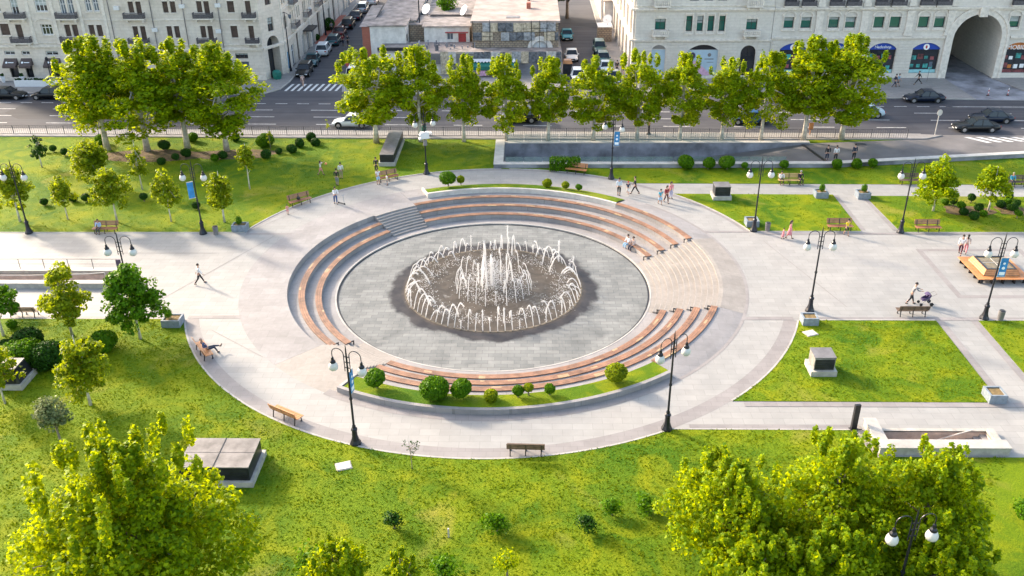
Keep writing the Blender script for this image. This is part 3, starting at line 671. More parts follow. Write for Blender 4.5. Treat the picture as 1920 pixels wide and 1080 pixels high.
for sx, sz in ((16.3,5.2),(20.1,8.2),(24.0,5.4),(5.9,8.4)):
    b = MB(); b.T = Ts; b.box(sx,sx+.75,-.35,-.02,sz,sz+.5); b.build('air_conditioner', m_wframe, LB)

for ax, az in ((-46.7,6.6),(-42.6,9.6),(-38.3,6.4),(-37.9,9.7),(-51.2,9.4)):
    b = MB(); b.T = T; b.box(X(ax),X(ax)+.7,-.34,-.02,az,az+.48); b.box(X(ax)+.08,X(ax)+.5,-.36,-.34,az+.06,az+.42); b.build('air_conditioner', m_wframe, LB)
# ---- left: western block x -76..-52
WB = empty('apartment_building', (0,0,0), 0, 'cream stone block with white windows and brown shop awnings at the far left', 'building')
T = frameM((-76,57), 0)
def X(v): return v+76
ops = []; rr_ = [(6.1,7.55,9.15,10.65),(5.6,7.5,9.0,10.6)]
wl = [(-66.9,-65.7,6.2,7.7,'sh'),(-64.85,-64.0,5.45,7.6,'sh'),(-61.45,-60.0,6.2,7.6,'w3'),(-58.35,-57.6,6.0,7.55,'sh'),(-57.35,-56.6,6.0,7.55,'sh'),(-55.15,-54.4,6.0,7.5,'sh'),(-54.1,-53.35,6.0,7.5,'sh'),
      (-67.3,-66.2,9.2,10.8,'w'),(-64.75,-63.8,8.8,10.8,'w'),(-61.55,-60.0,9.2,10.8,'w3'),(-58.3,-57.55,8.8,10.75,'wg'),(-57.3,-56.5,8.8,10.75,'wg'),(-54.95,-54.2,9.2,10.75,'wg'),(-53.95,-53.2,9.2,10.75,'wg'),
      (-67.2,-65.8,3.6,4.15,'t'),(-64.9,-63.8,3.6,4.12,'t'),(-61.65,-60.0,3.5,4.1,'t'),(-57.9,-56.3,3.5,4.1,'t'),
      (-67.1,-65.9,.13,3.0,'d'),(-64.95,-63.95,.13,3.0,'d'),(-61.6,-60.1,.5,3.0,'d'),(-57.8,-56.4,.5,3.0,'d')]
wl += [(a,c,12.3,13.8,'w') for a, c in ((-67.3,-66.2),(-64.75,-63.8),(-61.55,-60),(-58.3,-57.5),(-55,-54.2))]+[(-72.5,-71.3,6.2,7.7,'w'),(-72.5,-71.3,9.2,10.8,'w')]
bw = wall_mesh(X(-52.0), 15.6, [(X(a),X(c),d,f) for a,c,d,f,k in wl]); b = MB(); b.T = T; b.add(bw.v, bw.f); b.T = None; b.add([(-76,57,0),(-76,116,0),(-76,116,15.6),(-76,57,15.6)], [(0,1,2,3)]); b.build('wall', m_stone, WB)
roofslab([(-76.3,56.5),(-52.25,56.5),(-52.25,116),(-76.3,116)], 15.6, WB)
for a,c,d,f,k in wl:
    a, c = X(a), X(c)
    if k == 'sh': shutter(T, a, c, d, f, WB)
    elif k == 't': window(T, a, c, d, f, WB, m_wframe, m_ggreen if 0 else m_gdark, 2, 1)
    elif k == 'd': window(T, a, c, d, f, WB, m_iron, m_gdark, 2, 1, .5, name='shop_door')
    else: ww = window(T, a, c, d, f, WB, m_wframe, m_gdark if k != 'wg' else m_gblue, 3 if k == 'w3' else 2, 2, fw_=.1); sillt(T, a, c, d, ww)
for a, c, z in ((-65.6,-63.0,8.45),(-58.9,-56.2,8.4),(-65.6,-63.0,5.3),(-59.0,-56.3,5.3)): balcony(T, X(a), X(c), z, .78, WB)
for z0, z1_, ou in ((4.55,4.9,.16),(5.1,5.25,.08),(8.1,8.2,.06),(14.8,15.6,.35),(0,.6,.06)): band(T, 0, X(-52.05), z0, z1_, ou, WB)
b = MB(); b.T = T; n = 10      # arched pediment between windows
for k in range(n):
    t0, t1_ = PI*k/n, PI*(k+1)/n; c_ = X(-60.8)
    b.add([(c_-1.25*math.cos(t0),-.1,7.95+.45*math.sin(t0)),(c_-1.25*math.cos(t1_),-.1,7.95+.45*math.sin(t1_)),(c_-1.05*math.cos(t1_),-.1,7.95+.33*math.sin(t1_)),(c_-1.05*math.cos(t0),-.1,7.95+.33*math.sin(t0)),(c_-1.25*math.cos(t0),0,7.95+.45*math.sin(t0)),(c_-1.25*math.cos(t1_),0,7.95+.45*math.sin(t1_))], [(0,1,2,3),(0,4,5,1)])
b.build('pediment', m_trim, WB)
for x in (-68.5,-62.6,-59.4,-55.8,-52.7): pil(T, X(x)-.2, X(x)+.2, 5.0, 14.6, .12, WB)
m_awn = mat('brown_awning', (.075,.055,.055), .7, var=.12)
def lettering(txt, size, T, parent, m, ext=.01, name='lettering'):
    cu = bpy.data.curves.new(name, 'FONT'); cu.body = txt; cu.size = size; cu.extrude = ext; cu.align_x = 'CENTER'; cu.align_y = 'CENTER'
    o = bpy.data.objects.new(name, cu); C.objects.link(o); bpy.context.view_layer.update()
    me = bpy.data.meshes.new_from_object(o.evaluated_get(bpy.context.evaluated_depsgraph_get())); me.transform(T)
    bpy.data.objects.remove(o); me.materials.clear(); me.materials.append(m)
    q = bpy.data.objects.new(name, me); C.objects.link(q); q.parent = parent; return q
for a, c in ((-67.4,-65.7),(-65.15,-63.7),(-61.9,-59.9),(-58.1,-56.1)):
    a, c = X(a), X(c); b = MB(); b.T = T
    b.add([(a,0,3.15),(c,0,3.15),(c+.05,-1.0,2.3),(a-.05,-1.0,2.3),(c+.05,-1.0,2.05),(a-.05,-1.0,2.05),(a-.05,0,2.3),(c+.05,0,2.3)], [(0,1,2,3),(3,2,4,5),(0,3,6),(1,7,2)])
    aw = b.build('awning', m_awn, WB)
    mk = MB(); mk.T = T @ Matrix.Translation(Vector(((a+c)/2-.42,-.55,2.70))) @ Matrix.Rotation(R(49), 4, 'X'); mk.lathe([(.15,0),(.15,.015)], 10); mk.T = T @ Matrix.Translation(Vector(((a+c)/2+.12,-.55,2.70))) @ Matrix.Rotation(R(49), 4, 'X'); mk.box(-.3,.42,-.05,.05,0,.015); mk.build('mark', m_bmark, aw)
# white planter wall and pots in front
e = empty('planter_wall', (-62.2,54.2,.13), 0, 'low white planter wall topped with greenery in front of the brown awnings', 'planter')
b = MB(); b.box(-3.0,4.2,-.25,.25,0,.85); b.box(-3.0,-2.5,.25,1.8,0,.85); b.build('trough', m_wframe, e)
b = MB(); rnd = random.Random(5)
for i in range(40): x = rnd.uniform(-2.8,4.0); b.ball((x,rnd.uniform(-.1,.1),.9), rnd.uniform(.1,.22), 1, 6, .3, rnd)
b.build('foliage', m_leafd, e)
def pot(x, y, label):
    e = empty('plant_pot', (x,y,.13), 0, label, 'plant pot'); MB().lathe([(.22,0),(.38,.8),(.33,.8),(.3,.7)], 4).build('pot', m_wframe, e)
    b = MB()
    for i in range(8): b.ball((rnd.uniform(-.15,.15),rnd.uniform(-.15,.15),.85+rnd.uniform(0,.3)), .14, 1, 6, .3, rnd)
    b.build('plant', m_leafd, e)
pot(-67.9,56.2,'white tapered pot at the far left doorway of the awning shop'); pot(-65.25,56.2,'white tapered pot between the two brown awning doorways')

# ---- right: pale block x 16.6..34.4
m_poster = mat('pale_blue_poster', (.42,.55,.66), .4, var=.1, scale=.7)
RB = empty('stone_building', (0,0,0), 0, 'pale stone building with stone balconies and four slit windows at the alley corner', 'building')
T = frameM((16.6,57), 0)
def X(v): return v-16.6
ops = []; wn = [(19.15,20.5,6.55,7.95),(30.95,32.35,6.5,7.9)]; sl = [(23.15,23.95),(24.55,25.35),(25.95,26.75),(27.4,28.2)]
for a,c,d,f in wn: ops += [(X(a),X(c),d,f),(X(a),X(c),d+3.75,f+3.9)]
for a,c in sl: ops.append((X(a),X(c),6.35,8.3)); 
ops += [(X(23.4),X(24.6),10.2,12.2),(X(25.2),X(26.4),10.2,12.2),(X(27),X(28.2),10.2,12.2)]
ops += [(X(18.9),X(20.8),.13,4.6,.6),(X(23.7),X(27.7),.4,4.6,.75),(X(30.6),X(32.6),.13,4.5,.95)]
b = MB(); b.T = T; bw = wall_mesh(X(34.35), 16, ops, .35); b.add(bw.v, bw.f)
Tal = frameM((16.6,115), -90)   # alley side, outward = -x
aops = []
for i in range(11):
    x = 58-3.2-i*5; 
    for z0 in (5.9,9.6,13.0): aops.append((x,x+1.1,z0,z0+1.9))
    aops.append((x-.1,x+1.2,.6,3.9,.5))
b.T = Tal; bw = wall_mesh(58, 16, aops, .35); b.add(bw.v, bw.f); b.build('wall', m_stone2, RB)
roofslab([(16.2,56.6),(34.3,56.6),(34.3,116),(16.2,116)], 16, RB)
for a,c,d,f in wn:
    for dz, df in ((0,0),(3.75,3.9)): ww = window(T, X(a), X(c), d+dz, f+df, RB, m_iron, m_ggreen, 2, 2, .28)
    balcony(T, X(a)-.35, X(c)+.4, d-.12-.5+.05, .62, RB, True, .8); balcony(T, X(a)-.35, X(c)+.4, d+3.1, .85, RB, True, .8)
    b = MB(); b.T = T; b.box(X(a)-.15,X(c)+.15,-.1,0,f+.02,f+.2); b.box(X(a)+.1,X(c)-.1,-.14,0,f+.2,f+.4); b.build('lintel', m_trim, RB)
for a,c in sl:
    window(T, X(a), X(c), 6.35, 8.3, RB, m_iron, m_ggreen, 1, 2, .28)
    b = MB(); b.T = T; b.box(X(a)-.14,X(a)-.02,-.12,0,6.1,8.5); b.box(X(c)+.02,X(c)+.14,-.12,0,6.1,8.5); b.box(X(a)-.14,X(c)+.14,-.16,0,8.5,8.7); b.box(X(a)-.14,X(c)+.14,-.16,0,5.95,6.1); b.build('surround', m_trim, RB)
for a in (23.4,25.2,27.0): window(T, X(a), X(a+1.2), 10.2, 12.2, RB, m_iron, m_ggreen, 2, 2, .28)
for z0, z1_, ou in ((5.0,5.35,.18),(8.95,9.3,.22),(9.5,9.65,.08),(15.2,16,.4),(0.0,.55,.1)): band(T, -.1, X(34.35), z0, z1_, ou, RB)
b = MB(); b.T = T        # rustication grooves
gw = [(-.0,18.9),(20.8,23.7),(27.7,30.6),(32.6,34.35)]
for a, c in gw:
    a = max(a,16.62); b = MB(); b.T = T
    for k in range(11): b.box(X(a)+.15,X(c)-.15,-.055,0,.75+k*.385,.75+k*.385+.30)
    b.build('rusticated_blocks', m_stone2, RB)
window(T, X(18.9), X(20.8), .13, 4.0, RB, m_trim, m_poster, 1, 1, .3, name='shop_door')
pw = MB(); pw.T = T; pw.add([(X(23.7),.3,.4),(X(27.7),.3,.4),(X(27.7),.3,3.85),(X(23.7),.3,3.85)], [(0,1,2,3)]); po = pw.build('poster', m_poster, RB)
# generic figure silhouette on the poster: dark hair, pink arm
m_pp = mat('poster_pink', (.62,.38,.52), .5, var=.15); m_pd = mat('poster_dark', (.06,.04,.09), .5)
q = MB(); q.T = T @ Matrix.Translation(Vector((X(24.4),.285,3.1))) @ Matrix.Rotation(R(90),4,'X'); q.lathe([(.36,0),(.36,.01)], 14, sy=1.25); q.box(-.38,-.02,-1.5,-.3,0,.01); q.build('hair', m_pd, po)
q = MB(); q.T = T; q.add([(X(24.3),.27,2.2),(X(24.8),.27,2.5),(X(26.6),.27,1.0),(X(27.1),.27,.5),(X(25.2),.27,.5)], [(0,1,2,3,4)]); q.build('figure', m_pp, po)
q = MB(); q.T = T @ Matrix.Translation(Vector((X(26.6),.29,3.2))) @ Matrix.Rotation(R(90),4,'X'); q.lathe([(.24,0),(.24,.01)], 14); q.T = T; q.box(X(26.0),X(27.2),.285,.295,2.6,2.72); q.box(X(26.3),X(27.2),.285,.295,2.2,2.26); q.build('emblem', m_sheet, po)
pw = MB(); pw.T = T; pw.add([(X(23.7),.6,3.85),(X(27.7),.6,3.85),(X(27.7),.6,4.6),(X(23.7),.6,4.6)], [(0,1,2,3)]); pw.build('pane', m_gdark, RB)
window(T, X(30.6), X(32.6), .13, 4.5, RB, m_iron, m_gdark, 2, 2, .5, name='door')
for i in range(11):
    x = 58-3.2-i*5
    for z0 in (5.9,9.6): window(Tal, x, x+1.1, z0, z0+1.9, RB, m_wframe, m_gdark, 2, 2, .3)
    window(Tal, x-.1, x+1.2, .6, 3.9, RB, m_iron, m_gdark, 2, 2, .3)
    pil(Tal, x-1.55, x-.75, .1, 15, .3, RB, m_stone2); pil(Tal, x+2.2, x+2.9, .1, 15, .3, RB, m_stone2)
for z0, z1_, ou in ((5.0,5.35,.4),(8.95,9.3,.4)): band(Tal, 0, 58, z0, z1_, ou, RB)

# ---- right: long arcaded block x 34.4..84 with vaulted passage
AB = empty('arcaded_building', (0,0,0), 0, 'long pale building with blue-topped shopfronts and a tall vaulted passage', 'building')
T = frameM((34.4,57), 0)
def X(v): return v-34.4
ops = []; wn = [(35.75,37.05),(37.95,39.3),(41.5,42.85),(43.65,45.0),(47.3,48.65),(49.35,50.75),(53.0,54.4),(55.05,56.45),(66.0-1.35,66.0),(67.3,68.6)]
for a,c in wn: ops += [(X(a),X(c),6.7,8.1),(X(a)-.15,X(c)+.15,9.75,11.9)]
sh = [(35.7,39.2),(41.5,44.9),(47.4,50.9),(53.0,56.6),(65.0,68.4)]
for a,c in sh: ops.append((X(a),X(c),.75,4.75,.75))
ops.append((X(57.9),X(64.1),0,8.4,3.1,12))
b = MB(); b.T = T; bw = wall_mesh(X(84), 16, ops, .4); b.add(bw.v, bw.f); b.build('wall', m_stone2, AB)
roofslab([(34.5,56.5),(84.3,56.5),(84.3,72),(34.5,72)], 16, AB)
b = MB(); b.T = T; b.box(X(57.9),X(57.96),3,12,.05,5.3); b.box(X(60.0),X(60.4),9.5,9.9,.06,6.2); b.box(X(59.2),X(61.6),9.4,9.9,6.2,6.8); b.build('passage_beam', m_ggreen, AB)
b = MB(); b.T = T; n = 14; c_ = X(61); 
for k in range(n):     # arch surround
    t0, t1_ = PI*k/n, PI*(k+1)/n
    for r0, r1, ou in ((3.1,3.75,.14),(3.75,4.1,.24)):
        p = [(c_-r*math.cos(t), 5.3+r*math.sin(t)) for r, t in ((r0,t0),(r1,t0),(r1,t1_),(r0,t1_))]
        b.add([(x,-ou,z) for x,z in p]+[(x,0,z) for x,z in p], [(0,1,2,3),(0,4,5,1),(1,5,6,2),(2,6,7,3),(3,7,4,0)])
for sx in (-1,1):
    for r0,r1,ou in ((3.1,3.75,.14),(3.75,4.1,.24)): x0,x1 = sorted((c_+sx*r0,c_+sx*r1)); b.box(x0,x1,-ou,0,.05,5.3)
b.box(c_-.5,c_+.5,-.5,0,8.1,9.3); b.build('arch_surround', m_trim, AB)
for i,(a,c) in enumerate(wn):
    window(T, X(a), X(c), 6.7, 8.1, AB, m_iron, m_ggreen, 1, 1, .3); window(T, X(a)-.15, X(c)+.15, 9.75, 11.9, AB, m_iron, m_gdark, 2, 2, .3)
    balcony(T, X(a)-.25, X(c)+.25, 9.55, .7, AB, out=.5)
    b = MB(); b.T = T; n = 8; c_ = (X(a)+X(c))/2
    for k in range(n):
        t0, t1_ = PI*k/n, PI*(k+1)/n; p = [(c_-r*math.cos(t), 8.25+.7*r*math.sin(t)) for r,t in ((.72,t0),(.95,t0),(.95,t1_),(.72,t1_))]
        b.add([(x,-.12,z) for x,z in p]+[(x,0,z) for x,z in p], [(0,1,2,3),(0,4,5,1),(1,5,6,2),(2,6,7,3)])
    b.box(X(a)-.12,X(a)-.02,-.12,0,6.5,8.25); b.box(X(c)+.02,X(c)+.12,-.12,0,6.5,8.25); b.box(X(a)-.2,X(c)+.2,-.16,0,6.35,6.5); b.build('surround', m_trim, AB)
for z0, z1_, ou in ((5.25,5.6,.18),(8.95,9.35,.22),(15.2,16,.4)):
    band(T, 0, X(56.8), z0, z1_, ou, AB) if z0 < 8 else band(T, 0, X(84), z0, z1_, ou, AB)
    if z0 < 8: band(T, X(65.2), X(84), z0, z1_, ou, AB)
for x in (40.3,46.1,51.9,57.2-.1): pil(T, X(x)-.45, X(x)+.45, 5.7, 8.9, .16, AB); pil(T, X(x)-.4, X(x)+.4, 9.4, 15.1, .16, AB)
b = MB(); b.T = T
for a, c in ((34.45,35.7),(39.2,41.5),(44.9,47.4),(50.9,53.0)):
    b = MB(); b.T = T
    for k in range(11): b.box(X(a)+.12,X(c)-.12,-.055,0,.8+k*.385,.8+k*.385+.30)
    b.build('rusticated_blocks', m_stone2, AB)
m_sblue = mat('shop_sign_blue', (.006,.05,.36), .4, var=.05); m_letw = mat('white_lettering', (.8,.8,.82), .5, var=.02); m_disp = mat('shop_display', (.20,.05,.06), .5, var=.8, scale=1.3); m_teal = mat('teal_display', (.05,.38,.36), .5, var=.6, scale=1.1); m_orange = mat('orange_sign', (.55,.17,.03), .5, var=.3, scale=1.5); m_cy = mat('pale_teal_sill', (.28,.55,.60), .4, var=.1)
for i,(a,c) in enumerate(sh):
    a, c = X(a), X(c); last = i == 4
    sw = window(T, a, c, .75, 3.85, AB, m_iron, m_gdark, 2, 1, .3, name='shopfront')
    rnd = random.Random(40+i)
    for k in range(8):
        x = a+.1+(k%4)*(c-a-.3)/4+rnd.uniform(0,.15); z = 1.25+(k//4)*1.2+rnd.uniform(0,.3); s_ = rnd.uniform(.45,.75); q = MB(); q.T = T
        q.add([(x,.322,z),(x+s_,.322,z),(x+s_,.322,z+s_*.9),(x,.322,z+s_*.9)], [(0,1,2,3)]); q.build('display', rnd.choice([m_teal,m_disp,m_letw,m_teal,m_orange] if last else [m_teal,m_disp,m_disp,m_teal]), sw)
    q = MB(); q.T = T; q.box(a+.05,c-.05,.26,.32,.78,1.2); q.build('window_sill_panel', m_cy if not last else m_disp, sw)
    q = MB(); q.T = T; n = 12; h = (c-a)/2; rise = .75; Rr = (h*h+rise*rise)/(2*rise); th = math.asin(h/Rr)
    P = [(a,3.85)]+[((a+c)/2+Rr*math.sin(-th+2*th*k/n), 4.75-Rr+Rr*math.cos(-th+2*th*k/n)) for k in range(n+1)]+[(c,3.85)]
    q.add([(x,.2,z) for x,z in P], [tuple(range(len(P)))]); sg = q.build('shop_sign', m_orange if last else m_sblue, AB)
    TT = T @ Matrix.Translation(Vector(((a+c)/2,.17,4.18))) @ Matrix.Rotation(R(90),4,'X')
    if i in (0,3):
        q = MB(); q.T = TT; q.lathe([(.40,0),(.40,.02)], 16); q.build('logo_disc', m_letw, sg); q = MB(); q.T = TT; q.lathe([(.13,.0),(.13,.03)], 10, sy=1.7); q.build('logo_mark', m_red, sg)
    elif last: lettering('MOBIL\u2019S', .78, TT @ Matrix.Translation(Vector((0,-.12,0))), sg, m_letw, .02)
    else: lettering('Nadeshop', .52, TT, sg, m_letw, .02)

b = MB(); b.T = T; b.box(.1,X(84),14.9,15.2,0,15.9); b.box(X(57.3),X(57.7),12.1,14.9,0,9); b.box(X(64.3),X(64.7),12.1,14.9,0,9); b.box(X(57.7),X(64.3),12.1,14.9,8.7,9.0); b.build('rear_wall', m_stone2, AB)
# ---- middle: low shabby block between the two streets
def simple_house(label, cat, x0,x1,y0,y1,h, mw, mr, name='house', ops=(), pitch=0, over=.25):
    e = empty(name, (x0,y0,.0), 0, label, cat); T = Matrix.Identity(4)
    b = wall_mesh(x1-x0, h, list(ops), .18); L = y1-y0; W = x1-x0
    b.box(W-.001,W,0,L,0,h); b.box(0,.001,0,L,0,h); b.box(0,W,L-.001,L,0,h); wl_ = b.build('wall', mw, e)
    r = MB(); r.add([(-over,-over,h),(W+over,-over,h),(W+over,L+over,h+pitch),(-over,L+over,h+pitch),(-over,-over,h+.14),(W+over,-over,h+.14),(W+over,L+over,h+pitch+.14),(-over,L+over,h+pitch+.14)], [(3,2,1,0),(4,5,6,7),(0,1,5,4),(1,2,6,5),(2,3,7,6),(3,0,4,7)])
    r.build('roof', mr, e); return e
# white-rendered house with brick left side
e = simple_house('white rendered house with grey sloping roof and red brick side along the street','house',-19.3,-14.4,64,69,5.7,m_plast,m_roof)
b = MB(); b.box(-1.1,-.02,.0,6,0,5.65); b.build('brick_side', m_brick, e)
b = MB(); b.add([(-1.4,-.2,5.66),(.2,-.2,5.66),(.2,12,6.3),(-1.4,12,6.3)], [(0,1,2,3)]); b.build('lean_to_roof', m_roof, e)
b = MB(); b.box(4.92,4.97,1.0,1.7,3.4,4.3); b.build('window', m_gdark, e)
e = simple_house('long grey asbestos-roofed shed running back along the left street','shed',-19.0,-13.6,69.4,100,5.3,m_plast,m_roof,'shed',pitch=1.2)
b = MB(); b.box(-.04,-.0,0,30,4.6,5.3); b.build('fascia', m_red, e)
b = MB()
for i in range(20): b.box(5.66,5.7,i*1.5,i*1.5+1.3,2.6,5.2)
b.build('blue_cladding', m_gblue, e)
# red door house
e = simple_house('small white house with a red door and flat grey roof','house',-12.0,-5.6,66,72,5.15,m_plast,m_roof,ops=[(3.2,4.1,3.35,4.3),(4.8,5.9,2.3,4.25)])
window(Matrix.Identity(4),3.2,4.1,3.35,4.3,e,m_wframe,m_gblue,2,1,.12)
b = MB(); b.box(4.8,5.9,.1,.16,2.3,4.25); b.build('door', m_red, e); b = MB(); b.box(3.0,6.2,-.3,0,4.35,4.45); b.build('door_lintel', m_red, e)
# front terrace building and workshop
e = simple_house('low white-fronted building at the street corner with dark parapet','building',-17.4,-13.8,59.6,64,3.2,m_plast,m_roof,'low_building')
b = MB(); b.box(-.3,3.9,-.05,.3,3.34,3.75); b.build('parapet', m_char, e); b = MB(); b.box(.6,1.5,-.06,0,.1,2.1); b.box(2.1,3.2,-.06,0,.9,2.0); b.build('door', m_gblue, e)
e = simple_house('flat-roofed terrace building cluttered with pots in front of the red door','building',-13.8,-3.2,59.6,66,2.9,m_plast,m_roofp,'low_building')
rnd = random.Random(8); clut = MB()
for i in range(26): x = rnd.uniform(.3,9.5); y = rnd.uniform(.6,5); s_ = rnd.uniform(.12,.35); clut.box(x,x+s_,y,y+s_,3.05,3.05+rnd.uniform(.2,.8))
clut.build('roof_clutter', m_conc2, e)
b = MB(); b.box(.0,10.4,-.35,-.05,1.6,3.0); b.build('sheet_fascia', m_sheet, e)
for i, x in enumerate((3.9,6.9,9.0)):
    pass
RU = empty('rubble_walled_building', (-5.0,62.5,0), 0, 'tall rubble-walled building with sheet metal panels, stone arch and dusty pink flat roof', 'building')
bw = wall_mesh(11.8, 6.4, [(8.2,10.4,1.4,3.9,1.05)], .3); b = MB(); b.add(bw.v, bw.f); b.box(11.79,11.8,0,38,0,6.4); b.box(0,.01,0,38,0,6.4); b.build('wall', m_rubble, RU)
b = MB(); b.box(8.2,10.4,.28,.3,1.4,3.9); b.build('arch_infill', m_wframe, RU)
b = MB(); n = 12
for k in range(n):
    t0, t1_ = PI*k/n, PI*(k+1)/n; p = [(9.3-r*math.cos(t), 2.85+r*math.sin(t)) for r,t in ((1.1,t0),(1.75,t0),(1.75,t1_),(1.1,t1_))]; b.add([(x,-.08,z) for x,z in p]+[(x,0,z) for x,z in p], [(0,1,2,3),(1,5,6,2)])
b.build('arch_surround', m_plast, RU)
roofslab([(-.2,-.2),(12.0,-.2),(12.0,38),(-.2,38)], 6.4, RU)
m_sheets = [mat('sheet_dark', (.15,.16,.18), .85, var=.4, spec=.2), mat('sheet_light', (.34,.35,.37), .85, var=.35, spec=.2), mat('sheet_tan', (.50,.43,.33), .9, var=.35, spec=.2), mat('sheet_pale', (.52,.50,.48), .9, var=.3, spec=.2)]
rnd = random.Random(12)
for row, (z0, z1_) in enumerate(((4.0,5.15),(5.2,6.45))):
    x = .1
    while x < 11.5:
        wd = rnd.uniform(.9,1.5); b = MB(); y = -.18-rnd.uniform(0,.06); b.box(x,min(x+wd,11.75),y,y+.03,z0+rnd.uniform(0,.1),z1_)
        if rnd.random() < .78: b.build('metal_sheet', m_sheets[rnd.choice([0,1,1,2,2,3])], RU)
        x += wd+.04
b = MB()
for x in (.1,2.4,8.1,9.2,10.2): b.tube([(x,-.26,2.2),(x,-.26,6.7+.3*(x%1))], .03, 5)
b.tube([(0,-.28,4.6),(2.6,-.28,4.6)], .03, 5); b.tube([(7.9,-.28,5.7),(10.4,-.28,5.7)], .03, 5)
b.build('scaffold_frame', m_iron, RU)
b = MB(); b.box(7.4,8.0,8,9,6.7,7.5); b.box(7.5,7.9,14,14.5,6.7,7.6); b.build('chimney', m_brick, RU)
b = MB(); b.box(4.6,6.4,1.5,3.0,6.7,6.78); b.build('roof_hatch', m_sheet, RU)
# front strip with sheet metal and teal shop
FS = empty('street_shop', (-9.2,59.2,0), 0, 'low row of patched sheet metal shopfronts with teal awnings and white cloths', 'shop')
b = MB(); b.box(0,16.3,.3,3.2,0,2.95); b.build('wall', m_conc2, FS); b = MB(); b.box(-.1,16.4,.1,3.3,2.96,3.05); b.build('roof', m_roof, FS)
x = 0
while x < 16.2:
    wd = rnd.uniform(.7,1.4); b = MB(); y = .02+rnd.uniform(0,.08); b.box(x,min(x+wd,16.3),y,y+.03,rnd.choice([.2,1.7]),3.2+rnd.uniform(-.05,.1)); b.build('metal_sheet', m_sheets[rnd.choice([0,0,1,1,2,3])], FS); x += wd+.03
for x in (4.3,7.4):
    b = MB(); b.add([(x,.0,2.1),(x+2.7,.0,2.1),(x+2.7,-1.2,1.55),(x,-1.2,1.55),(x+2.7,-1.2,1.1),(x,-1.2,1.1)], [(0,1,2,3),(3,2,4,5)]); b.build('awning', m_tealaw, FS)
    b = MB()
    for k in range(6): xx = x+k*.45; b.add([(xx,-.1,2.35),(xx+.45,-.1,2.35),(xx+.45,-.5,2.1),(xx+.22,-.62,1.95),(xx,-.5,2.1)], [(0,1,2,3,4)])
    b.build('white_cloth', m_wframe, FS)
b = MB(); b.box(4.9,6.6,-1.3,-1.22,.35,1.0); fb = b.build('sign_board', mat('pink_sign', (.62,.35,.5), .5, var=.3, scale=4), FS); b = MB(); b.box(6.6,7.4,-1.3,-1.22,.4,.95); b.build('sign_board', m_sblue, FS)
def dish(x, y, z, label, r=.7, az=200):
    e = empty('satellite_dish', (x,y,z), R(az), label, 'satellite dish')
    b = MB(); prof = [(.0,0),(r*.5,.06),(r*.85,.17),(r,.25)]; b.T = Matrix.Translation(Vector((0,0,.9))) @ Matrix.Rotation(R(60),4,'Y'); b.lathe([(max(.001,q),zz) for q,zz in prof], 20); 
    o = b.build('dish', m_wframe, e, smooth=True); o.data.polygons[len(o.data.polygons)-1].use_smooth = False
    MB().tube([(0,0,0),(0,0,.9)], .05, 6).build('mast', m_iron, e); MB().tube([(0,0,.6),(.75,0,1.15)], .02, 5).build('feed_arm', m_iron, e)
dish(-12.2,73,5.3,'white satellite dish on the roofs behind the white house',.8,230); dish(-6.6,72.5,5.2,'white satellite dish beside the dusty pink flat roof',.8,210); dish(14.9,79.6,2.35,'white satellite dish on the small brick kiosk in the alley',.75,240)
simple_house('small ochre lean-to squeezed between the white house and the red-door house','lean-to',-14.3,-12.1,68,74,5.0,m_rubble,m_roof,'lean_to')
simple_house('cluttered dark sheds with patched roofs behind the red-door house','shed',-12.5,-5.8,76,92,4.8,m_conc2,m_roof,'shed')
simple_house('small tan brick kiosk with flat white roof in the alley','kiosk',13.4,15.5,78.6,81.5,2.3,m_rubble,m_wframe,'kiosk',over=.08)
simple_house('low plastered back building closing the far end of the alley','building',15.0,16.5,88,112,4.4,m_plast,m_roof,'low_building')
simple_house('dark-walled back building at the end of the left street','building',-21.5,-19.2,101,125,4,m_plast,m_roof,'low_building')
# utility pole
e = empty('utility_pole', (-12.9,68.9,0), 0, 'thin dark utility pole rising beside the white house', 'pole'); MB().tube([(0,0,0),(0,0,9.5)], .09, 6).build('post', m_iron, e); MB().box(-.6,.6,-.05,.05,8.8,8.95).build('crossarm', m_iron, e)
# ================================================================ VEGETATION
def leaf_mesh(name, P, Nn, size, rs, m, asp=1.0, fold=.25):
    """P (n,3) leaf centres, Nn (n,3) facing, size (n,): one folded leaf of two triangles each"""
    n = len(P); rs_ = rs
    Nn = Nn/np.maximum(np.linalg.norm(Nn, axis=1, keepdims=True), 1e-6)
    a = rs_.normal(size=(n,3)); u = np.cross(Nn, a); u /= np.maximum(np.linalg.norm(u, axis=1, keepdims=True), 1e-6); v = np.cross(Nn, u)
    s = size[:,None]
    q = np.stack([P-u*s*.5*asp, P-v*s*.42-Nn*s*fold*.5, P+u*s*.55*asp, P+v*s*.42-Nn*s*fold*.5], 1).reshape(-1,3)
    me = bpy.data.meshes.new(name); me.vertices.add(4*n); me.vertices.foreach_set('co', q.astype(np.float32).ravel())
    me.loops.add(6*n); me.polygons.add(2*n)
    i = np.arange(n)[:,None]*4; idx = np.concatenate([i, i+1, i+2, i, i+2, i+3], 1).ravel()
    me.loops.foreach_set('vertex_index', idx.astype(np.int32)); me.polygons.foreach_set('loop_start', (np.arange(2*n)*3).astype(np.int32)); me.polygons.foreach_set('loop_total', np.full(2*n, 3, np.int32))
    me.update(calc_edges=True)
    at = me.attributes.new('tint', 'FLOAT', 'FACE'); tv = np.clip(rs_.normal(.45,.28,n),0,1); at.data.foreach_set('value', np.repeat(tv,2).astype(np.float32))
    me.materials.append(m); return me
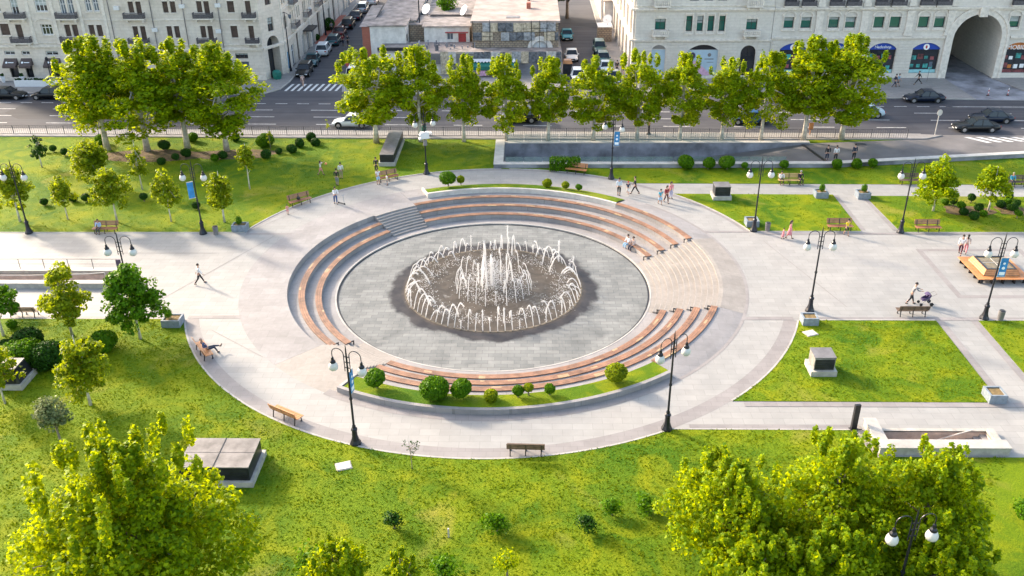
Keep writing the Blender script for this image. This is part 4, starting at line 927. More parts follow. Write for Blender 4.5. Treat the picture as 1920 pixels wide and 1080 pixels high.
def crown(name, seed, W, H, zc, leaf, nl, m, nc=60, shape='round', rc=.17, inner=.35, spikes=0):
    """leaf clumps scattered through an uneven crown volume; returns mesh and clump centres"""
    rs = np.random.RandomState(seed); cs = []; rad = []
    lob = rs.normal(size=(7,3)); lob /= np.linalg.norm(lob,axis=1,keepdims=True); amp = rs.uniform(-.24,.22,7)
    while len(cs) < nc:
        d = rs.normal(size=3); d /= np.linalg.norm(d); r = rs.uniform(inner,1)**.6
        k = 1+sum(a*max(0,float(d@l))**3 for a,l in zip(amp,lob))
        p = d*r*k*.84
        if shape == 'cone': f = 1-.72*(p[2]+1)/2; p[0] *= f*1.25; p[1] *= f*1.25
        elif shape == 'egg': f = 1-.45*max(0,p[2]); p[0] *= f; p[1] *= f
        elif shape == 'wild': f = 1.06-.62*max(0,p[2]+.1); p[0] *= f; p[1] *= f
        elif shape == 'dome' and p[2] < -.55: continue
        cs.append(p*[W/2,W/2,H/2]); rad.append(rc*W*rs.uniform(.65,1.3))
    for k in range(spikes):
        a = rs.uniform(0,2*PI); q = rs.uniform(.0,.75); c = np.array([math.cos(a)*q*W/2,math.sin(a)*q*W/2,H/2*math.sqrt(max(0,1-q*q))*.93]); cs.append(c); rad.append(-rc*W*rs.uniform(.45,.75))
    P = []; Q = []; per = max(4, nl//len(cs))
    for c, r in zip(cs, rad):
        n = int(per*rs.uniform(.7,1.3)); sp = r < 0; r = abs(r)
        d = rs.normal(size=(n,3)); d /= np.linalg.norm(d,axis=1,keepdims=True); q = rs.uniform(.35,1,n)[:,None]**.5
        sc = np.array([.6,.6,1.9]) if sp else np.array([1,1,.72])
        P.append(c+d*q*r*sc); Q.append(d*.7+rs.normal(size=(n,3))*.55+np.array([0,0,.45]))
    P = np.concatenate(P)+[0,0,zc]; Q = np.concatenate(Q)
    me = leaf_mesh(name, P, Q, leaf*rs.uniform(.6,1.35,len(P)), rs, m)
    return me, [np.array(c)+[0,0,zc] for c in cs]
def trunk_mb(h, r0, cs, rs, lean=(0,0), nb=12, forks=True):
    b = MB(); top = h
    pts = [(lean[0]*t*t, lean[1]*t*t, top*t) for t in (0,.15,.4,.7,1)]; b.tube([pts[0],pts[1],pts[2],pts[3],pts[4]], [r0*1.35,r0*1.0,r0*.85,r0*.62,r0*.25], 8)
    if forks:
        idx = rs.choice(len(cs), min(nb,len(cs)), replace=False)
        for i in idx:
            c = cs[i]; z0 = top*rs.uniform(.32,.8); s0 = (lean[0]*(z0/top)**2, lean[1]*(z0/top)**2, z0)
            mid = ((s0[0]+c[0])/2, (s0[1]+c[1])/2, z0+(c[2]-z0)*.4); b.tube([s0, mid, tuple(c)], [r0*.42,r0*.28,r0*.10], 6)
    return b
def make_tree(name, seed, W, H, z0, leaf, nl, m, mb, r0=.16, trunk_top=None, **kw):
    """tree with crown from z0 to z0+H; root Empty at the base"""
    e = empty(name, (0,0,0)); me, cs = crown('crown', seed, W, H, z0+H/2, leaf, nl, m, **kw)
    o = bpy.data.objects.new('crown', me); C.objects.link(o); o.parent = e
    rs = np.random.RandomState(seed+7); trunk_mb(trunk_top or (z0+H*.85), r0, cs, rs, (rs.uniform(-.15,.15),rs.uniform(-.1,.1))).build('trunk', mb, e, smooth=True)
    return e
def place(e, x, y, z, rz, sx, sz, label, cat, group=None):
    e.location = (x,y,z); e.rotation_euler.z = rz; e.scale = (sx,sx,sz); return tag(e, label, cat, group)
rnd = random.Random(21)
# avenue plane trees: five crown models, sixteen trees (unit: crown 6 m wide, 10 m tall)
protos = [make_tree('plane_tree', 100+i*11, 6.0, 8.75, 1.2, .225, 13500, m_leaf, m_bark, .17, nc=105, shape='egg', rc=.108, spikes=13) for i in range(6)]
used = [False]*6
def tree_inst(k, *a):
    e = protos[k] if not used[k] else dup(protos[k]); used[k] = True; return place(e, *a)
row = [(-13.88,31.33,10.42,7.6),(-9.1,31.67,10.11,5.9),(-4.32,31.64,9.21,5.0),(0.29,31.79,9.15,5.4),(4.9,31.77,8.92,5.3),(9.8,31.74,8.91,6.2),(14.56,31.71,9.68,5.5),(19.2,31.69,9.28,5.4),(23.78,31.9,8.8,5.1),(28.05,31.9,9.41,5.2),(32.65,31.79,10.86,6.9),(36.84,32.13,10.94,7.4)]
for i,(x,y,top,wd) in enumerate(row):
    lab = ('large bright plane tree on the lawn edge beside the long dark vent box' if i == 0 else 'last plane tree at the right end of the avenue row' if i == 11 else 'big plane tree second from the right end of the avenue row' if i == 10 else f'plane tree {ORD[i]} from the left in the row along the avenue fence')
    tree_inst((i*5)%6, x, y, .03, rnd.uniform(0,6.28), wd*1.22/6.0, top/9.95, lab, 'tree', 'plane trees in a row along the avenue')
for i,(x,y,top,wd) in enumerate([(-42.6,29.02,11.7,10.2),(-38.2,28.83,11.6,10.2),(-34.13,29.67,11.3,9.8),(-29.6,28.79,11.1,9.6)]):
    tree_inst((i+2)%6, x, y, .03, rnd.uniform(0,6.28), wd/6.0, top/9.95, f'tall plane tree, {["leftmost","second from left","third from left","rightmost"][i]} of the clump of four on the lawn', 'tree', 'clump of four plane trees on the left lawn')
for i,(x,y,wd,top,sd) in enumerate([(-13.6,-35.2,10.4,10.0,301)]):
    e = make_tree('plane_tree', sd, wd, top-1.8, 1.8, .185, 52000, m_leaf, m_barkd, .24, nc=270, shape='wild', rc=.062, spikes=46, inner=.2); place(e, x, y, .03, 0, 1, 1, 'huge bright plane tree filling the lower left corner of the view', 'tree', 'large foreground plane trees')
for i,(x,y,wd,top,sd) in enumerate([(12.2,-31.2,7.0,5.8,311),(16.9,-31.2,7.2,7.0,322),(21.2,-31.4,7.0,6.5,333),(12.6,-34.4,6.0,4.5,344),(16.4,-34.0,6.2,4.6,355),(21.1,-34.4,6.2,4.3,366)]):
    e = make_tree('plane_tree', sd, wd, top-.9, .9, .185, 17000, m_leaf, m_barkd, .16, nc=150, shape='wild', rc=.078, spikes=30, inner=.2); place(e, x, y, .03, 0, 1, 1, ['taller yellow-green tree nearest the corner lamp of the plaza','tallest yellow-green tree hiding the foot of the dark info pillar','yellow-green tree in front of the small stairwell box','low yellow-green tree at the bottom edge, left of the foreground lamp group','low yellow-green tree just left of the foreground lamp','low yellow-green tree just right of the foreground lamp'][i], 'tree', 'large foreground plane trees')
# young trees on the lawns
young = [('slim dark young tree near the fence at the far left lawn',-47.24,23.8,3.4,.7,1.5,'d'),('wide golden young tree in the middle of the left lawn',-39.3,18.16,5.2,.6,4.3,'o'),('slender columnar young tree right of the golden one on the left lawn',-34.5,17.59,5.4,.5,1.9,'o'),('sparse slim tree with a bare white trunk beside the left lawn centre',-24.1,17.71,5.0,1.4,2.0,'o'),
 ('broad young tree behind the leftmost lamp on the left lawn',-42.6,9.94,5.8,1.2,3.7,'o'),('small golden tree right of the leftmost lamp',-38.5,10.41,4.6,1.1,2.6,'o'),('golden young tree directly behind the bench at the left lawn edge',-33.8,9.82,5.6,1.1,3.6,'o'),('young tree between the lawn bench and the bannered lamp',-29.0,9.93,5.1,1.1,2.6,'o'),('dense young tree right of the lamp with the blue banner on the left lawn',-24.2,9.81,5.2,.9,3.1,'o'),
 ('open-crowned young tree between the bench and the stairwell on the left',-29.05,-9.82,5.7,.7,3.7,'s'),('full young tree beside the planter box at the left plaza edge',-24.1,-10.23,6.0,.6,4.5,'s'),('young tree with spreading branches in front of the dark round shrubs',-24.2,-18.12,5.4,.9,3.8,'s'),('young tree cut by the left edge beside the bench seen from behind',-33.9,-9.84,4.0,1.3,3.2,'s'),('white-trunked young tree in front of the dark vent box at the left edge',-29.6,-17.99,4.6,.8,2.6,'s'),
 ('young tree by the lamp and round shrubs on the right lawn',39.1,12.29,5.3,.7,4.2,'y'),('narrow-topped young tree at the right edge of the right lawn',44.0,12.28,4.6,.7,3.5,'y')]
for i,(lb,x,y,top,z0,wd,k) in enumerate(young):
    m = {'d':m_leafd,'o':m_leafo,'s':m_leafs,'y':m_leaf}[k]; big = wd > 3
    if k == 's': m = m_leafo if i in (11,9,13) else m_leafs
    wd *= 1.22; e = make_tree('young_tree', 400+i*7, wd, top-z0, z0, .23, int(300*wd*max(1.2,wd*.62)), m, m_bark, .085 if big else .06, nc=int(16+9*wd), shape='cone' if top > 4.2 and k in 'osy' else 'egg', rc=.115 if big else .15, inner=.1, trunk_top=top*.92)
    place(e, x, y, .03, 0, 1, 1, lb, 'tree', 'young trees on the lawns')
e = make_tree('topiary_tree', 900, 2.1, 2.7, 1.25, .15, 2400, m_leafp, m_barkd, .07, nc=40, shape='round', rc=.17, inner=.2); place(e, -23.85, -22.6, .03, 0, 1, 1, 'small pale round-headed tree alone on the lower left lawn', 'tree')
e = make_tree('sapling', 910, 1.1, 1.0, 1.1, .08, 130, m_leafd, m_barkd, .025, nc=14, shape='round', rc=.12, inner=.2); place(e, -3.64, -24.1, .03, 0, 1, 1, 'nearly leafless tiny sapling at the near edge of the plaza', 'sapling')
e = make_tree('sapling', 915, .8, 2.5, .4, .14, 150, m_leafo, m_barkd, .03, nc=10, shape='cone', rc=.2, inner=.1); place(e, -24.94, 29.1, .03, 0, 1, 1, 'thin sapling among the shrubs right of the left tree clump', 'sapling')
e = make_tree('sapling', 917, .6, 1.6, .3, .12, 110, m_leaf, m_barkd, .025, nc=9, shape='cone', rc=.22, inner=.1); place(e, -19.72, 33.9, .12, 0, 1, 1, 'small upright sapling on the verge beside the white car', 'sapling')
e = make_tree('street_tree', 930, 7, 6.5, 2.2, .45, 2600, m_leafd, m_barkd, .25, nc=50, shape='round', rc=.15); place(e, 9.3, 97, 0, 0, 1, 1, 'dark dense tree overhanging the far end of the alley', 'tree')
e = make_tree('street_tree', 940, 4, 3.2, 4.2, .3, 1200, m_leafs, m_barkd, .12, nc=26, shape='round', rc=.16); place(e, -9.8, 80, 0, 0, 1, 1, 'green tree top rising between the shabby roofs', 'tree')
# shrubs
def shrub(label, x, y, r, kind='d', z=.03, stem=0, loose=False, flat=.85, group=None, n=None, seed=None):
    seed = seed or int(abs(x*131+y*517))%9999; e = empty('shrub', (x,y,z), 0, label, 'shrub', group); rs = np.random.RandomState(seed)
    m = {'d':m_leafd,'s':m_leafs,'y':m_leaf,'o':m_leafo}[kind]; n = n or int((600+2300*r)*(.55 if loose else 1)); c = r*flat+stem
    d = rs.normal(size=(n,3)); d /= np.linalg.norm(d,axis=1,keepdims=True)
    lob = rs.normal(size=(5,3)); k = 1+.16*np.clip(d@lob.T,0,None).max(1)-.14; q = rs.uniform(.72,1.03,n)**.7
    if loose: lob /= np.linalg.norm(lob,axis=1,keepdims=True); k = .55+.75*np.clip(d@lob.T,0,None).max(1)**2; q = rs.uniform(.05,1.2,n)**.8; q[::3] = 0
    P = d*(q*k*r)[:,None]*[1,1,flat]+[0,0,c]; P = P[P[:,2] > .02]; d_ = (P-[0,0,c])
    me = leaf_mesh('foliage', P, d_/r+rs.normal(size=P.shape)*.5, rs.uniform(.10,.2,len(P))*(.6+.5*min(1,r)), rs, m)
    o = bpy.data.objects.new('foliage', me); C.objects.link(o); o.parent = e
    b = MB(); b.tube([(0,0,-.03),(0,0,c)], [.05+.03*r,.03], 6)
    for q_ in range(4): a = rs.uniform(0,6.28); b.tube([(0,0,c*.3),(math.cos(a)*r*.5,math.sin(a)*r*.5,c+r*.2)], [.03,.01], 5)
    b.build('stem', m_barkd, e); return e
S1 = [(-48.2,28.5,.4),(-49.0,28.24,.3),(-46.4,27.2,.46),(-42.1,13.6,.4),(-39.9,14.55,.45),(-38.6,14.55,.45),(-33.2,14.64,.42),(-27.6,12.72,.39)]
D1 = ['small dark shrub right of the slim dark tree at the far left','smallest dark shrub beside the slim dark tree at the far left','dark shrub left of the whitewashed trunk of the leftmost big tree','small dark shrub between the leftmost lamp and the small golden tree','left one of a pair of dark shrubs left of the bench tree','right one of a pair of dark shrubs left of the bench tree','cup-shaped dark shrub alone right of the bench tree','dark shrub half hidden by the bannered lamp post']
for (x,y,r),lb in zip(S1,D1): shrub(lb,x,y,r*.85,'d',group='dark clipped shrubs on the left lawn',stem=.15)
S2 = [(-44,30.7,.82),(-36.4,29.2,.69),(-35.2,24.6,.5),(-34.2,31.8,.71),(-34.2,26.1,.45),(-33.3,26.9,.57),(-29.9,25.5,.5),(-29.6,32.0,.53),(-29.3,26.4,.56),(-25.85,30.2,.99),(-24.74,26.55,.62),(-23.8,27.9,.4)]
for i,(x,y,r) in enumerate(S2): shrub(f'round shrub in the bed under the four big trees, {ORD[i]} from the left' if i != 9 else 'largest dome-shaped shrub at the right end of the four big trees',x,y,r*.85,'d' if i%3 else 's',group='shrubs under the clump of plane trees')
for i,(x,y,r) in enumerate([(-22.44,28.3,.51),(-21.97,30.0,.52),(-21.2,32.0,.53),(-20.33,30.5,.47)]): shrub(f'clipped cushion shrub near the avenue fence, {["nearest","second nearest","farthest","rightmost"][i]} of four',x,y,r,'d',group='four cushion shrubs by the fence')
for i,(x,y,r) in enumerate([(-33.87,-8.7,.38),(-32.6,-12.0,.6),(-31.25,-13.4,1.0),(-31.0,-11.9,1.0),(-30.3,-13.6,1.05),(-28.9,-13.8,1.1),(-27.9,-13.3,.85),(-26.6,-12.1,.75),(-26.0,-11.7,.85)]): shrub(f'big dark rounded shrub behind the spreading young tree, {ORD[i]} from the left' if i else 'small shrub at the left edge near the bench seen from behind',x,y,r,'d' if i%2 else 's',flat=.8,group='dark rounded shrubs on the lower left lawn')
S3 = sorted([(40.83,13.89,.3),(41.29,13.34,.33),(41.5,12.32,.36),(41.42,11.47,.35),(43.3,14.25,.31),(41.9,10.40,.42),(43.06,11.16,.3),(45.41,13.12,.4),(46.42,13.82,.33),(47.13,15.2,.3),(46.72,12.94,.33),(45.97,12.51,.3),(45.78,10.67,.3),(45.99,11.75,.3),(42.91,11.84,.35)])
for i,(x,y,r) in enumerate(S3): shrub(f'ball shrub near the two young trees beyond the right plaza, {ORD[i]} from the left',x,y,r,'d' if i%3 else 's',stem=.25 if i%2 else 0,group='ball shrubs on the right lawn')
for lb,x,y,r in (('round shrub by the ramp wall, nearest to the box hedge',18.6,23.05,.75),('middle one of three shrubs by the ramp wall',20.8,23.0,.6),('right one of three round shrubs by the ramp wall',22.7,23.0,.7),('tiny shrub by the ramp wall left of the middle lamp',24.4,22.95,.34),('small ball shrub by the ramp wall right of the middle lamp',28.4,23.05,.43),('ball shrub in front of the leftmost man standing on the ramp road',33.6,22.95,.5),('ball shrub in front of the rightmost man standing on the ramp road',35.6,23.1,.5),('ball shrub farthest right along the ramp wall',37.3,23.3,.45)): shrub(lb,x,y,r,'s',stem=.15,group='ball shrubs along the ramp wall')
e = empty('hedge', (6.4,22.8,.03), 0, 'box hedge behind the bench at the top of the circle', 'hedge'); rs = np.random.RandomState(77)
P = rs.uniform([-1.5,-.45,.05],[1.5,.45,1.25],(2600,3)); f = rs.randint(0,4,2600); P[f==0,2] = 1.25+rs.normal(0,.07,(f==0).sum()); P[f==1,1] = -.45+rs.normal(0,.05,(f==1).sum()); P[f==2,0] = np.sign(P[f==2,0])*1.5
o = bpy.data.objects.new('foliage', leaf_mesh('foliage', P, P*[.4,1,1]-[0,0,.3]+rs.normal(size=P.shape)*.5, rs.uniform(.12,.2,2600), rs, m_leafs)); C.objects.link(o); o.parent = e
b = MB(); b.tube([(-1,0,0),(-1,0,1)],.04,5); b.tube([(0,0,0),(0,0,1)],.04,5); b.tube([(1,0,0),(1,0,1)],.04,5); b.build('stem', m_barkd, e)
def blob(cx, cy, rx, ry, sd, n=30):
    r = random.Random(sd); ph = [r.uniform(0,6.28) for _ in range(3)]
    return [(cx+rx*math.cos(2*PI*k/n)*(1+.13*math.sin(3*2*PI*k/n+ph[0])+.08*math.sin(5*2*PI*k/n+ph[1])), cy+ry*math.sin(2*PI*k/n)*(1+.13*math.sin(2*2*PI*k/n+ph[2]))) for k in range(n)]
m_bed = mat('bare_soil', (.13,.085,.04), .95, var=.45, scale=1.6, bmp=.4)
for cx, cy, rx, ry, sd in ((-37,27.2,6.2,1.7,1),(-28.5,27.6,4.6,1.6,2),(42.2,12.3,2.2,1.3,3),(46.2,12.4,1.5,1.2,4),(-30,-13.2,2.6,1.0,5)):
    b = MB(); b.sheet(blob(cx,cy,rx,ry,sd), (), .036+.003*sd); struct(b.build('soil_bed', m_bed))
# shrubs in the two curved beds
for lb,x,y,z,r,st,k in (('bright round shrub in the far bed',-4.95,18.0,.2,.68,.25,'s'),('small brownish shrub beside the bright round one in the far bed',-3.75,18.35,.2,.38,.25,'o'),
 ('left one of three small bushes at the right part of the far bed',4.55,17.75,.15,.42,.1,'o'),('middle one of three small bushes at the right part of the far bed',6.3,17.3,.15,.38,.1,'o'),('right one of three small bushes at the right part of the far bed',7.5,16.85,.15,.3,.15,'s'),
 ('round shrub at the left end of the near crescent bed',-6.7,-16.6,.36,.62,.2,'s'),('largest ball-shaped shrub in the near crescent bed',-2.95,-17.75,.36,.86,.0,'s'),('second largest shrub in the near crescent bed, right of the big ball',-1.35,-17.6,.36,.62,.15,'s'),('small shrub in the middle of the near crescent bed',.45,-17.9,.36,.42,.05,'o'),('small upright shrub right of the bed centre',2.15,-17.55,.36,.32,.2,'s'),('thin twiggy shrub right of the small upright one',2.8,-17.35,.36,.3,.3,'o'),('small leafy shrub farther right in the near crescent bed',4.1,-17.3,.36,.33,.15,'s'),('brown and green bush near the right end of the crescent bed',8.3,-15.8,.36,.66,.1,'o')):
    shrub(lb,x,y,z,r,k,z=z,stem=st) if 0 else shrub(lb,x,y,r,k,z=z,stem=st,group='shrubs in the curved beds')
for i,(lb,x,y,wd,top) in enumerate((('bright yellow-green treetop at the bottom edge, wider one of two',-5.9,-33.7,3.6,3.4),('bright yellow-green treetop at the bottom edge, narrower one of two',-2.9,-33.7,1.9,3.2))):
    e = make_tree('young_tree', 700+i*9, wd, top-.5, .5, .17, int(1900*wd), m_leaf, m_barkd, .07, nc=int(20*wd), shape='wild', rc=.11, spikes=int(5*wd), inner=.15, trunk_top=top*.9); place(e, x, y, .03, 0, 1, 1, lb, 'tree')
# lower lawn plants
for lb,x,y,r,k,st in (('dense green bush at the bottom edge left of the yellow one',-7.4,-32.1,.8,'s',.1),('low dark bush at the bottom edge below the lawn centre',-1.2,-32.3,.65,'s',.1),('yellow tuft at the bottom edge of the middle lawn',1.8,-32.0,.48,'y',.4),
 ('spiky dark plant on the near lawn left of centre',-4.0,-28.8,.42,'d',.2),('wide loose bush in the middle of the near lawn',1.2,-29.0,.62,'s',.1),('dark bush on the near lawn right of centre',5.8,-28.9,.46,'d',.15),('left one of two green tufts on the near lawn beside the right trees',7.1,-27.7,.42,'s',.15),('right one of two green tufts on the near lawn beside the right trees',8.9,-27.5,.5,'s',.1),('small bush at the right edge of the near lawn',28.0,-27.8,.5,'s',.1),('yellow-green bush left of the big corner tree at the left edge',-21.6,-30.8,.8,'y',.2),('low dark bush at the left edge below the vent box',-21.2,-28.4,.5,'s',.0)):
    shrub(lb,x,y,r*1.15,k,stem=st,loose=True,group='scattered bushes on the near lawn')
for lb,x,y,r in (('round street shrub in the red paved bed by the left street',-30.2,88,1.0),('smaller street shrub in the red paved bed by the left street',-30.7,80.5,.6)): shrub(lb,x,y,r,'d',z=.1)
b = MB(); b.sheet([(-30.5,78),(-29.4,78),(-29.4,100),(-30.5,100)], (), .135); struct(b.build('pavement', m_brick))
# lawn grass: short blades on the nearer lawns
def inpoly(x, y, poly):
    n = len(poly); r = np.zeros(len(x), bool); j = n-1
    for i in range(n):
        xi, yi = poly[i]; xj, yj = poly[j]; c = ((yi > y) != (yj > y)) & (x < (xj-xi)*(y-yi)/((yj-yi) or 1e-9)+xi); r ^= c; j = i
    return r
rs = np.random.RandomState(5); PT = []
for k, (li, bb, dens) in enumerate(((6,(-34,-38,31,-7.6),46),(4,(14,-17.5,31.6,-7.5),40),(5,(34.6,-14,42,-7.5),30),(0,(-48,7.7,0,33),9),(2,(16,7.9,31,16.4),14),(3,(34,7.7,50,15.5),12),(1,(0,19.2,55,26),10))):
    n = int((bb[2]-bb[0])*(bb[3]-bb[1])*dens); x = rs.uniform(bb[0],bb[2],n); y = rs.uniform(bb[1],bb[3],n)
    q = inpoly(x,y,LAWNS[li]); x, y = x[q], y[q]
    if li == 6: q = (np.abs(x-0) < 4+(y+64)*.62); x, y = x[q], y[q]
    PT.append(np.stack([x,y],1))
P = np.concatenate(PT); n = len(P)
cl = np.sin(P[:,0]*2.1+np.sin(P[:,1]*1.3)*2)+np.sin(P[:,1]*2.7+np.sin(P[:,0]*.9)*2.2)+rs.normal(0,.9,n)
hgt = np.clip(.062+.014*cl, .03, .14); a = rs.uniform(0,2*PI,n); wd = rs.uniform(.03,.075,n); ln_ = rs.uniform(-.08,.08,(n,2))
A = np.stack([P[:,0]-np.cos(a)*wd, P[:,1]-np.sin(a)*wd, np.full(n,.03)],1); B_ = np.stack([P[:,0]+np.cos(a)*wd, P[:,1]+np.sin(a)*wd, np.full(n,.03)],1); C_ = np.stack([P[:,0]+ln_[:,0], P[:,1]+ln_[:,1], .03+hgt],1)
me = bpy.data.meshes.new('grass'); me.vertices.add(3*n); me.vertices.foreach_set('co', np.stack([A,B_,C_],1).astype(np.float32).ravel()); me.loops.add(3*n); me.polygons.add(n)
me.loops.foreach_set('vertex_index', np.arange(3*n, dtype=np.int32)); me.polygons.foreach_set('loop_start', (np.arange(n)*3).astype(np.int32)); me.polygons.foreach_set('loop_total', np.full(n,3,np.int32)); me.update(calc_edges=True)
at = me.attributes.new('tint','FLOAT','FACE'); at.data.foreach_set('value', np.clip(rs.normal(.4,.25,n)+.12*np.sin(P[:,0]*.35+P[:,1]*.2),0,1).astype(np.float32)); me.materials.append(m_blade)
go = bpy.data.objects.new('grass', me); C.objects.link(go); tag(go, 'short grass blades growing on the park lawns', 'grass', kind='stuff')
# ================================================================ FOUNTAIN
m, t, bs = nodes('fountain_water'); bs.inputs['Base Color'].default_value = (.74,.75,.77,1); bs.inputs['Roughness'].default_value = .25
tr = N(t, 'ShaderNodeBsdfTranslucent'); tr.inputs[0].default_value = (.7,.7,.72,1); mx = N(t, 'ShaderNodeMixShader'); mx.inputs[0].default_value = .5
tp = N(t, 'ShaderNodeBsdfTransparent'); m2_ = N(t, 'ShaderNodeMixShader'); m2_.inputs[0].default_value = .38
t.links.new(bs.outputs[0], mx.inputs[1]); t.links.new(tr.outputs[0], mx.inputs[2]); t.links.new(mx.outputs[0], m2_.inputs[1]); t.links.new(tp.outputs[0], m2_.inputs[2]); t.links.new(m2_.outputs[0], t.nodes['Material Output'].inputs[0])
m_water = m
F = empty('fountain', (0,0,D), 0, 'round floor fountain of white arching jets around a tall central cluster', 'fountain')
rnd = random.Random(17); drops = MB(); NJ = [0]
def drop(x, y, z, r): 
    drops.add([(x-r,y,z),(x+r,y,z),(x,y-r,z),(x,y+r,z),(x,y,z-r*1.3),(x,y,z+r*1.3)], [(0,2,5),(2,1,5),(1,3,5),(3,0,5),(2,0,4),(1,2,4),(3,1,4),(0,3,4)])
def jet(x, y, dx, dy, h, reach, r=.036, br=1.0):
    n = 18; pts = []; rad = []; reach *= rnd.uniform(.85,1.2)
    for i in range(n+1):
        s = i/n
        if s > br: break
        z = 4*h*s*(1-s) if reach > .05 else h*s
        pts.append((x+dx*reach*s+rnd.gauss(0,.008), y+dy*reach*s+rnd.gauss(0,.008), max(.01,z))); rad.append(r*(1+.7*s)*rnd.uniform(.6,1.3))
    NJ[0] += 1
    if NJ[0] <= 100: b = MB(); b.tube(pts, rad, 6); b.build('jet', m_water, F, smooth=True)
    else: drops.tube(pts, rad, 6)
    for k in range(44):
        s = rnd.uniform(.45,1.0) if reach > .05 else 1-rnd.random()**2*.5
        z = 4*h*s*(1-s) if reach > .05 else h*s; sp = .05+.16*max(0,s-.5)
        drop(x+dx*reach*s+rnd.gauss(0,sp), y+dy*reach*s+rnd.gauss(0,sp), max(.03,z+rnd.gauss(0,.08)), rnd.uniform(.008,.026))
    ex, ey = x+dx*reach, y+dy*reach
    for k in range(12):
        a = rnd.uniform(0,6.28); q = abs(rnd.gauss(0,.28)); drop(ex+math.cos(a)*q, ey+math.sin(a)*q, rnd.uniform(.02,.28), rnd.uniform(.012,.035))
nj = 80
for i in range(nj):
    a = 2*PI*i/nj; x, y = 6.95*math.cos(a), 6.95*math.sin(a)
    if rnd.random() < .12: jet(x,y,-math.cos(a)+rnd.gauss(0,.05),-math.sin(a),rnd.uniform(.7,1.7),.02,.03)
    else:
        tw = rnd.gauss(0,.09); jet(x,y,-math.cos(a+tw),-math.sin(a+tw),rnd.uniform(1.0,1.65) if rnd.random() < .85 else rnd.uniform(.4,.9),rnd.uniform(1.1,1.9),.036, rnd.choice([1,.9,.8,.7,.6,.55]))
for i in range(11):
    a = rnd.uniform(0,2*PI); q = rnd.uniform(.2,1.5); jet(q*math.cos(a),q*math.sin(a),math.cos(a),math.sin(a),rnd.uniform(1.7,2.7) if i else 3.2,.02 if i%2 else .5,.04)
jet(1.0,6.2,0,0,2.6,.02,.04); jet(5.3,4.6,0,0,1.9,.02,.05)
for i in range(24):
    a = 2*PI*i/24+.1; q = 3.1+rnd.gauss(0,.08); x, y = q*math.cos(a), q*math.sin(a)
    jet(x,y,-math.cos(a),-math.sin(a),rnd.uniform(1.1,2.3),rnd.uniform(.5,1.1),.028,rnd.choice([.9,.75,.6]))
for k in range(4200):   # mist of the central cluster
    a = rnd.uniform(0,6.28); q = abs(rnd.gauss(0,1.15)); h = 2.6*math.exp(-q*q/2.6); drop(q*math.cos(a),q*math.sin(a),rnd.uniform(0,max(.1,h)),rnd.uniform(.008,.028))
for k in range(1000):
    a = rnd.uniform(0,6.28); q = rnd.gauss(5.3,.35); drop(q*math.cos(a),q*math.sin(a),abs(rnd.gauss(0,.12))+.02,rnd.uniform(.012,.038))
for k in range(900):
    a = rnd.uniform(0,6.28); q = rnd.gauss(2.5,.45); drop(q*math.cos(a),q*math.sin(a),abs(rnd.gauss(0,.3))+.02,rnd.uniform(.012,.038))
tag(drops.build('spray', m_water, F), kind='stuff')
b = MB(); 
for i in range(nj): a = 2*PI*i/nj; b.lathe([(.06,0),(.06,.05)], 6, (6.95*math.cos(a),6.95*math.sin(a),0))
b.arcbox(6.86,7.04,-.0,.02,0,360,3); b.build('nozzle_ring', mat('silted_drain', (.14,.115,.085), .7, var=.3, scale=2), F)

# ================================================================ STREET FURNITURE
# double-globe lamp
def make_lamp():
    e = empty('street_lamp'); 
    b = MB(); b.lathe([(.34,0),(.33,.12),(.24,.3),(.17,.55),(.15,.95),(.19,1.0),(.19,1.08),(.11,1.16),(.11,1.3)], 8); b.build('base', m_lampi, e)
    b = MB(); b.tube([(0,0,1.25),(0,0,3.2),(0,0,6.0),(0,0,6.45),(0,0,6.75)], [.07,.06,.05,.035,.005], 8); b.lathe([(.10,0),(.10,.1)], 8, (0,0,3.1)); b.build('pole', m_lampi, e)
    for s in (-1,1):
        pts = [(s*.17,0,4.95),(s*.17,0,6.0)]+[(s*(.53-.36*math.cos(PI*k/10)),0,6.0+.36*math.sin(PI*k/10)) for k in range(1,11)]+[(s*.89,0,5.72)]
        b = MB(); b.tube(pts, .026, 6)
        for z in (5.2,5.55,5.9): b.box(min(0,s*.19),max(0,s*.19),-.02,.02,z-.02,z+.02)
        a_ = b.build('arm', m_lampi, e)
        MB().lathe([(.03,.36),(.07,.34),(.085,.18),(.15,.10),(.17,0)], 10, (s*.89,0,5.38)).build('socket', m_lampi, a_)
        MB().lathe([(.14,.0),(.20,-.07),(.26,-.20),(.275,-.31),(.24,-.43),(.15,-.52),(.04,-.56)], 14, (s*.89,0,5.40)).build('globe', m_globe, a_, smooth=True)
    return e
lp = make_lamp()
lamps = [('near lamp standing left of the crescent bed at the plaza edge',-7.17,-21.83,-18,'side'),('near lamp standing right of the crescent bed at the plaza corner',10.93,-20.33,28,'side'),('lamp behind the empty planter box at the top corner of the lower right lawn',23.13,-6.07,0,None),('lamp with a blue banner in front of the square wooden seat',35.15,-7.18,0,'right'),('lamp with a blue banner at the left lawn edge',-25.35,7.42,0,'left'),('leftmost lamp, at the left lawn edge',-40.6,7.52,0,None),('lamp on the right between the two orange-brown benches',34.53,7.65,0,None),('lamp beside the litter bin and planter right of the circle',22.13,7.98,0,None),('lamp behind the full young tree near the left planter box',-25.74,-7.0,0,None),('lamp carrying a white camera box at the top left of the circle',-7.44,21.83,18,None),('lamp with a blue banner at the top right of the circle, by the ramp',10.88,20.45,-28,'right'),('foreground lamp with its globes among the lower right trees',18.97,-34.68,8,None)]
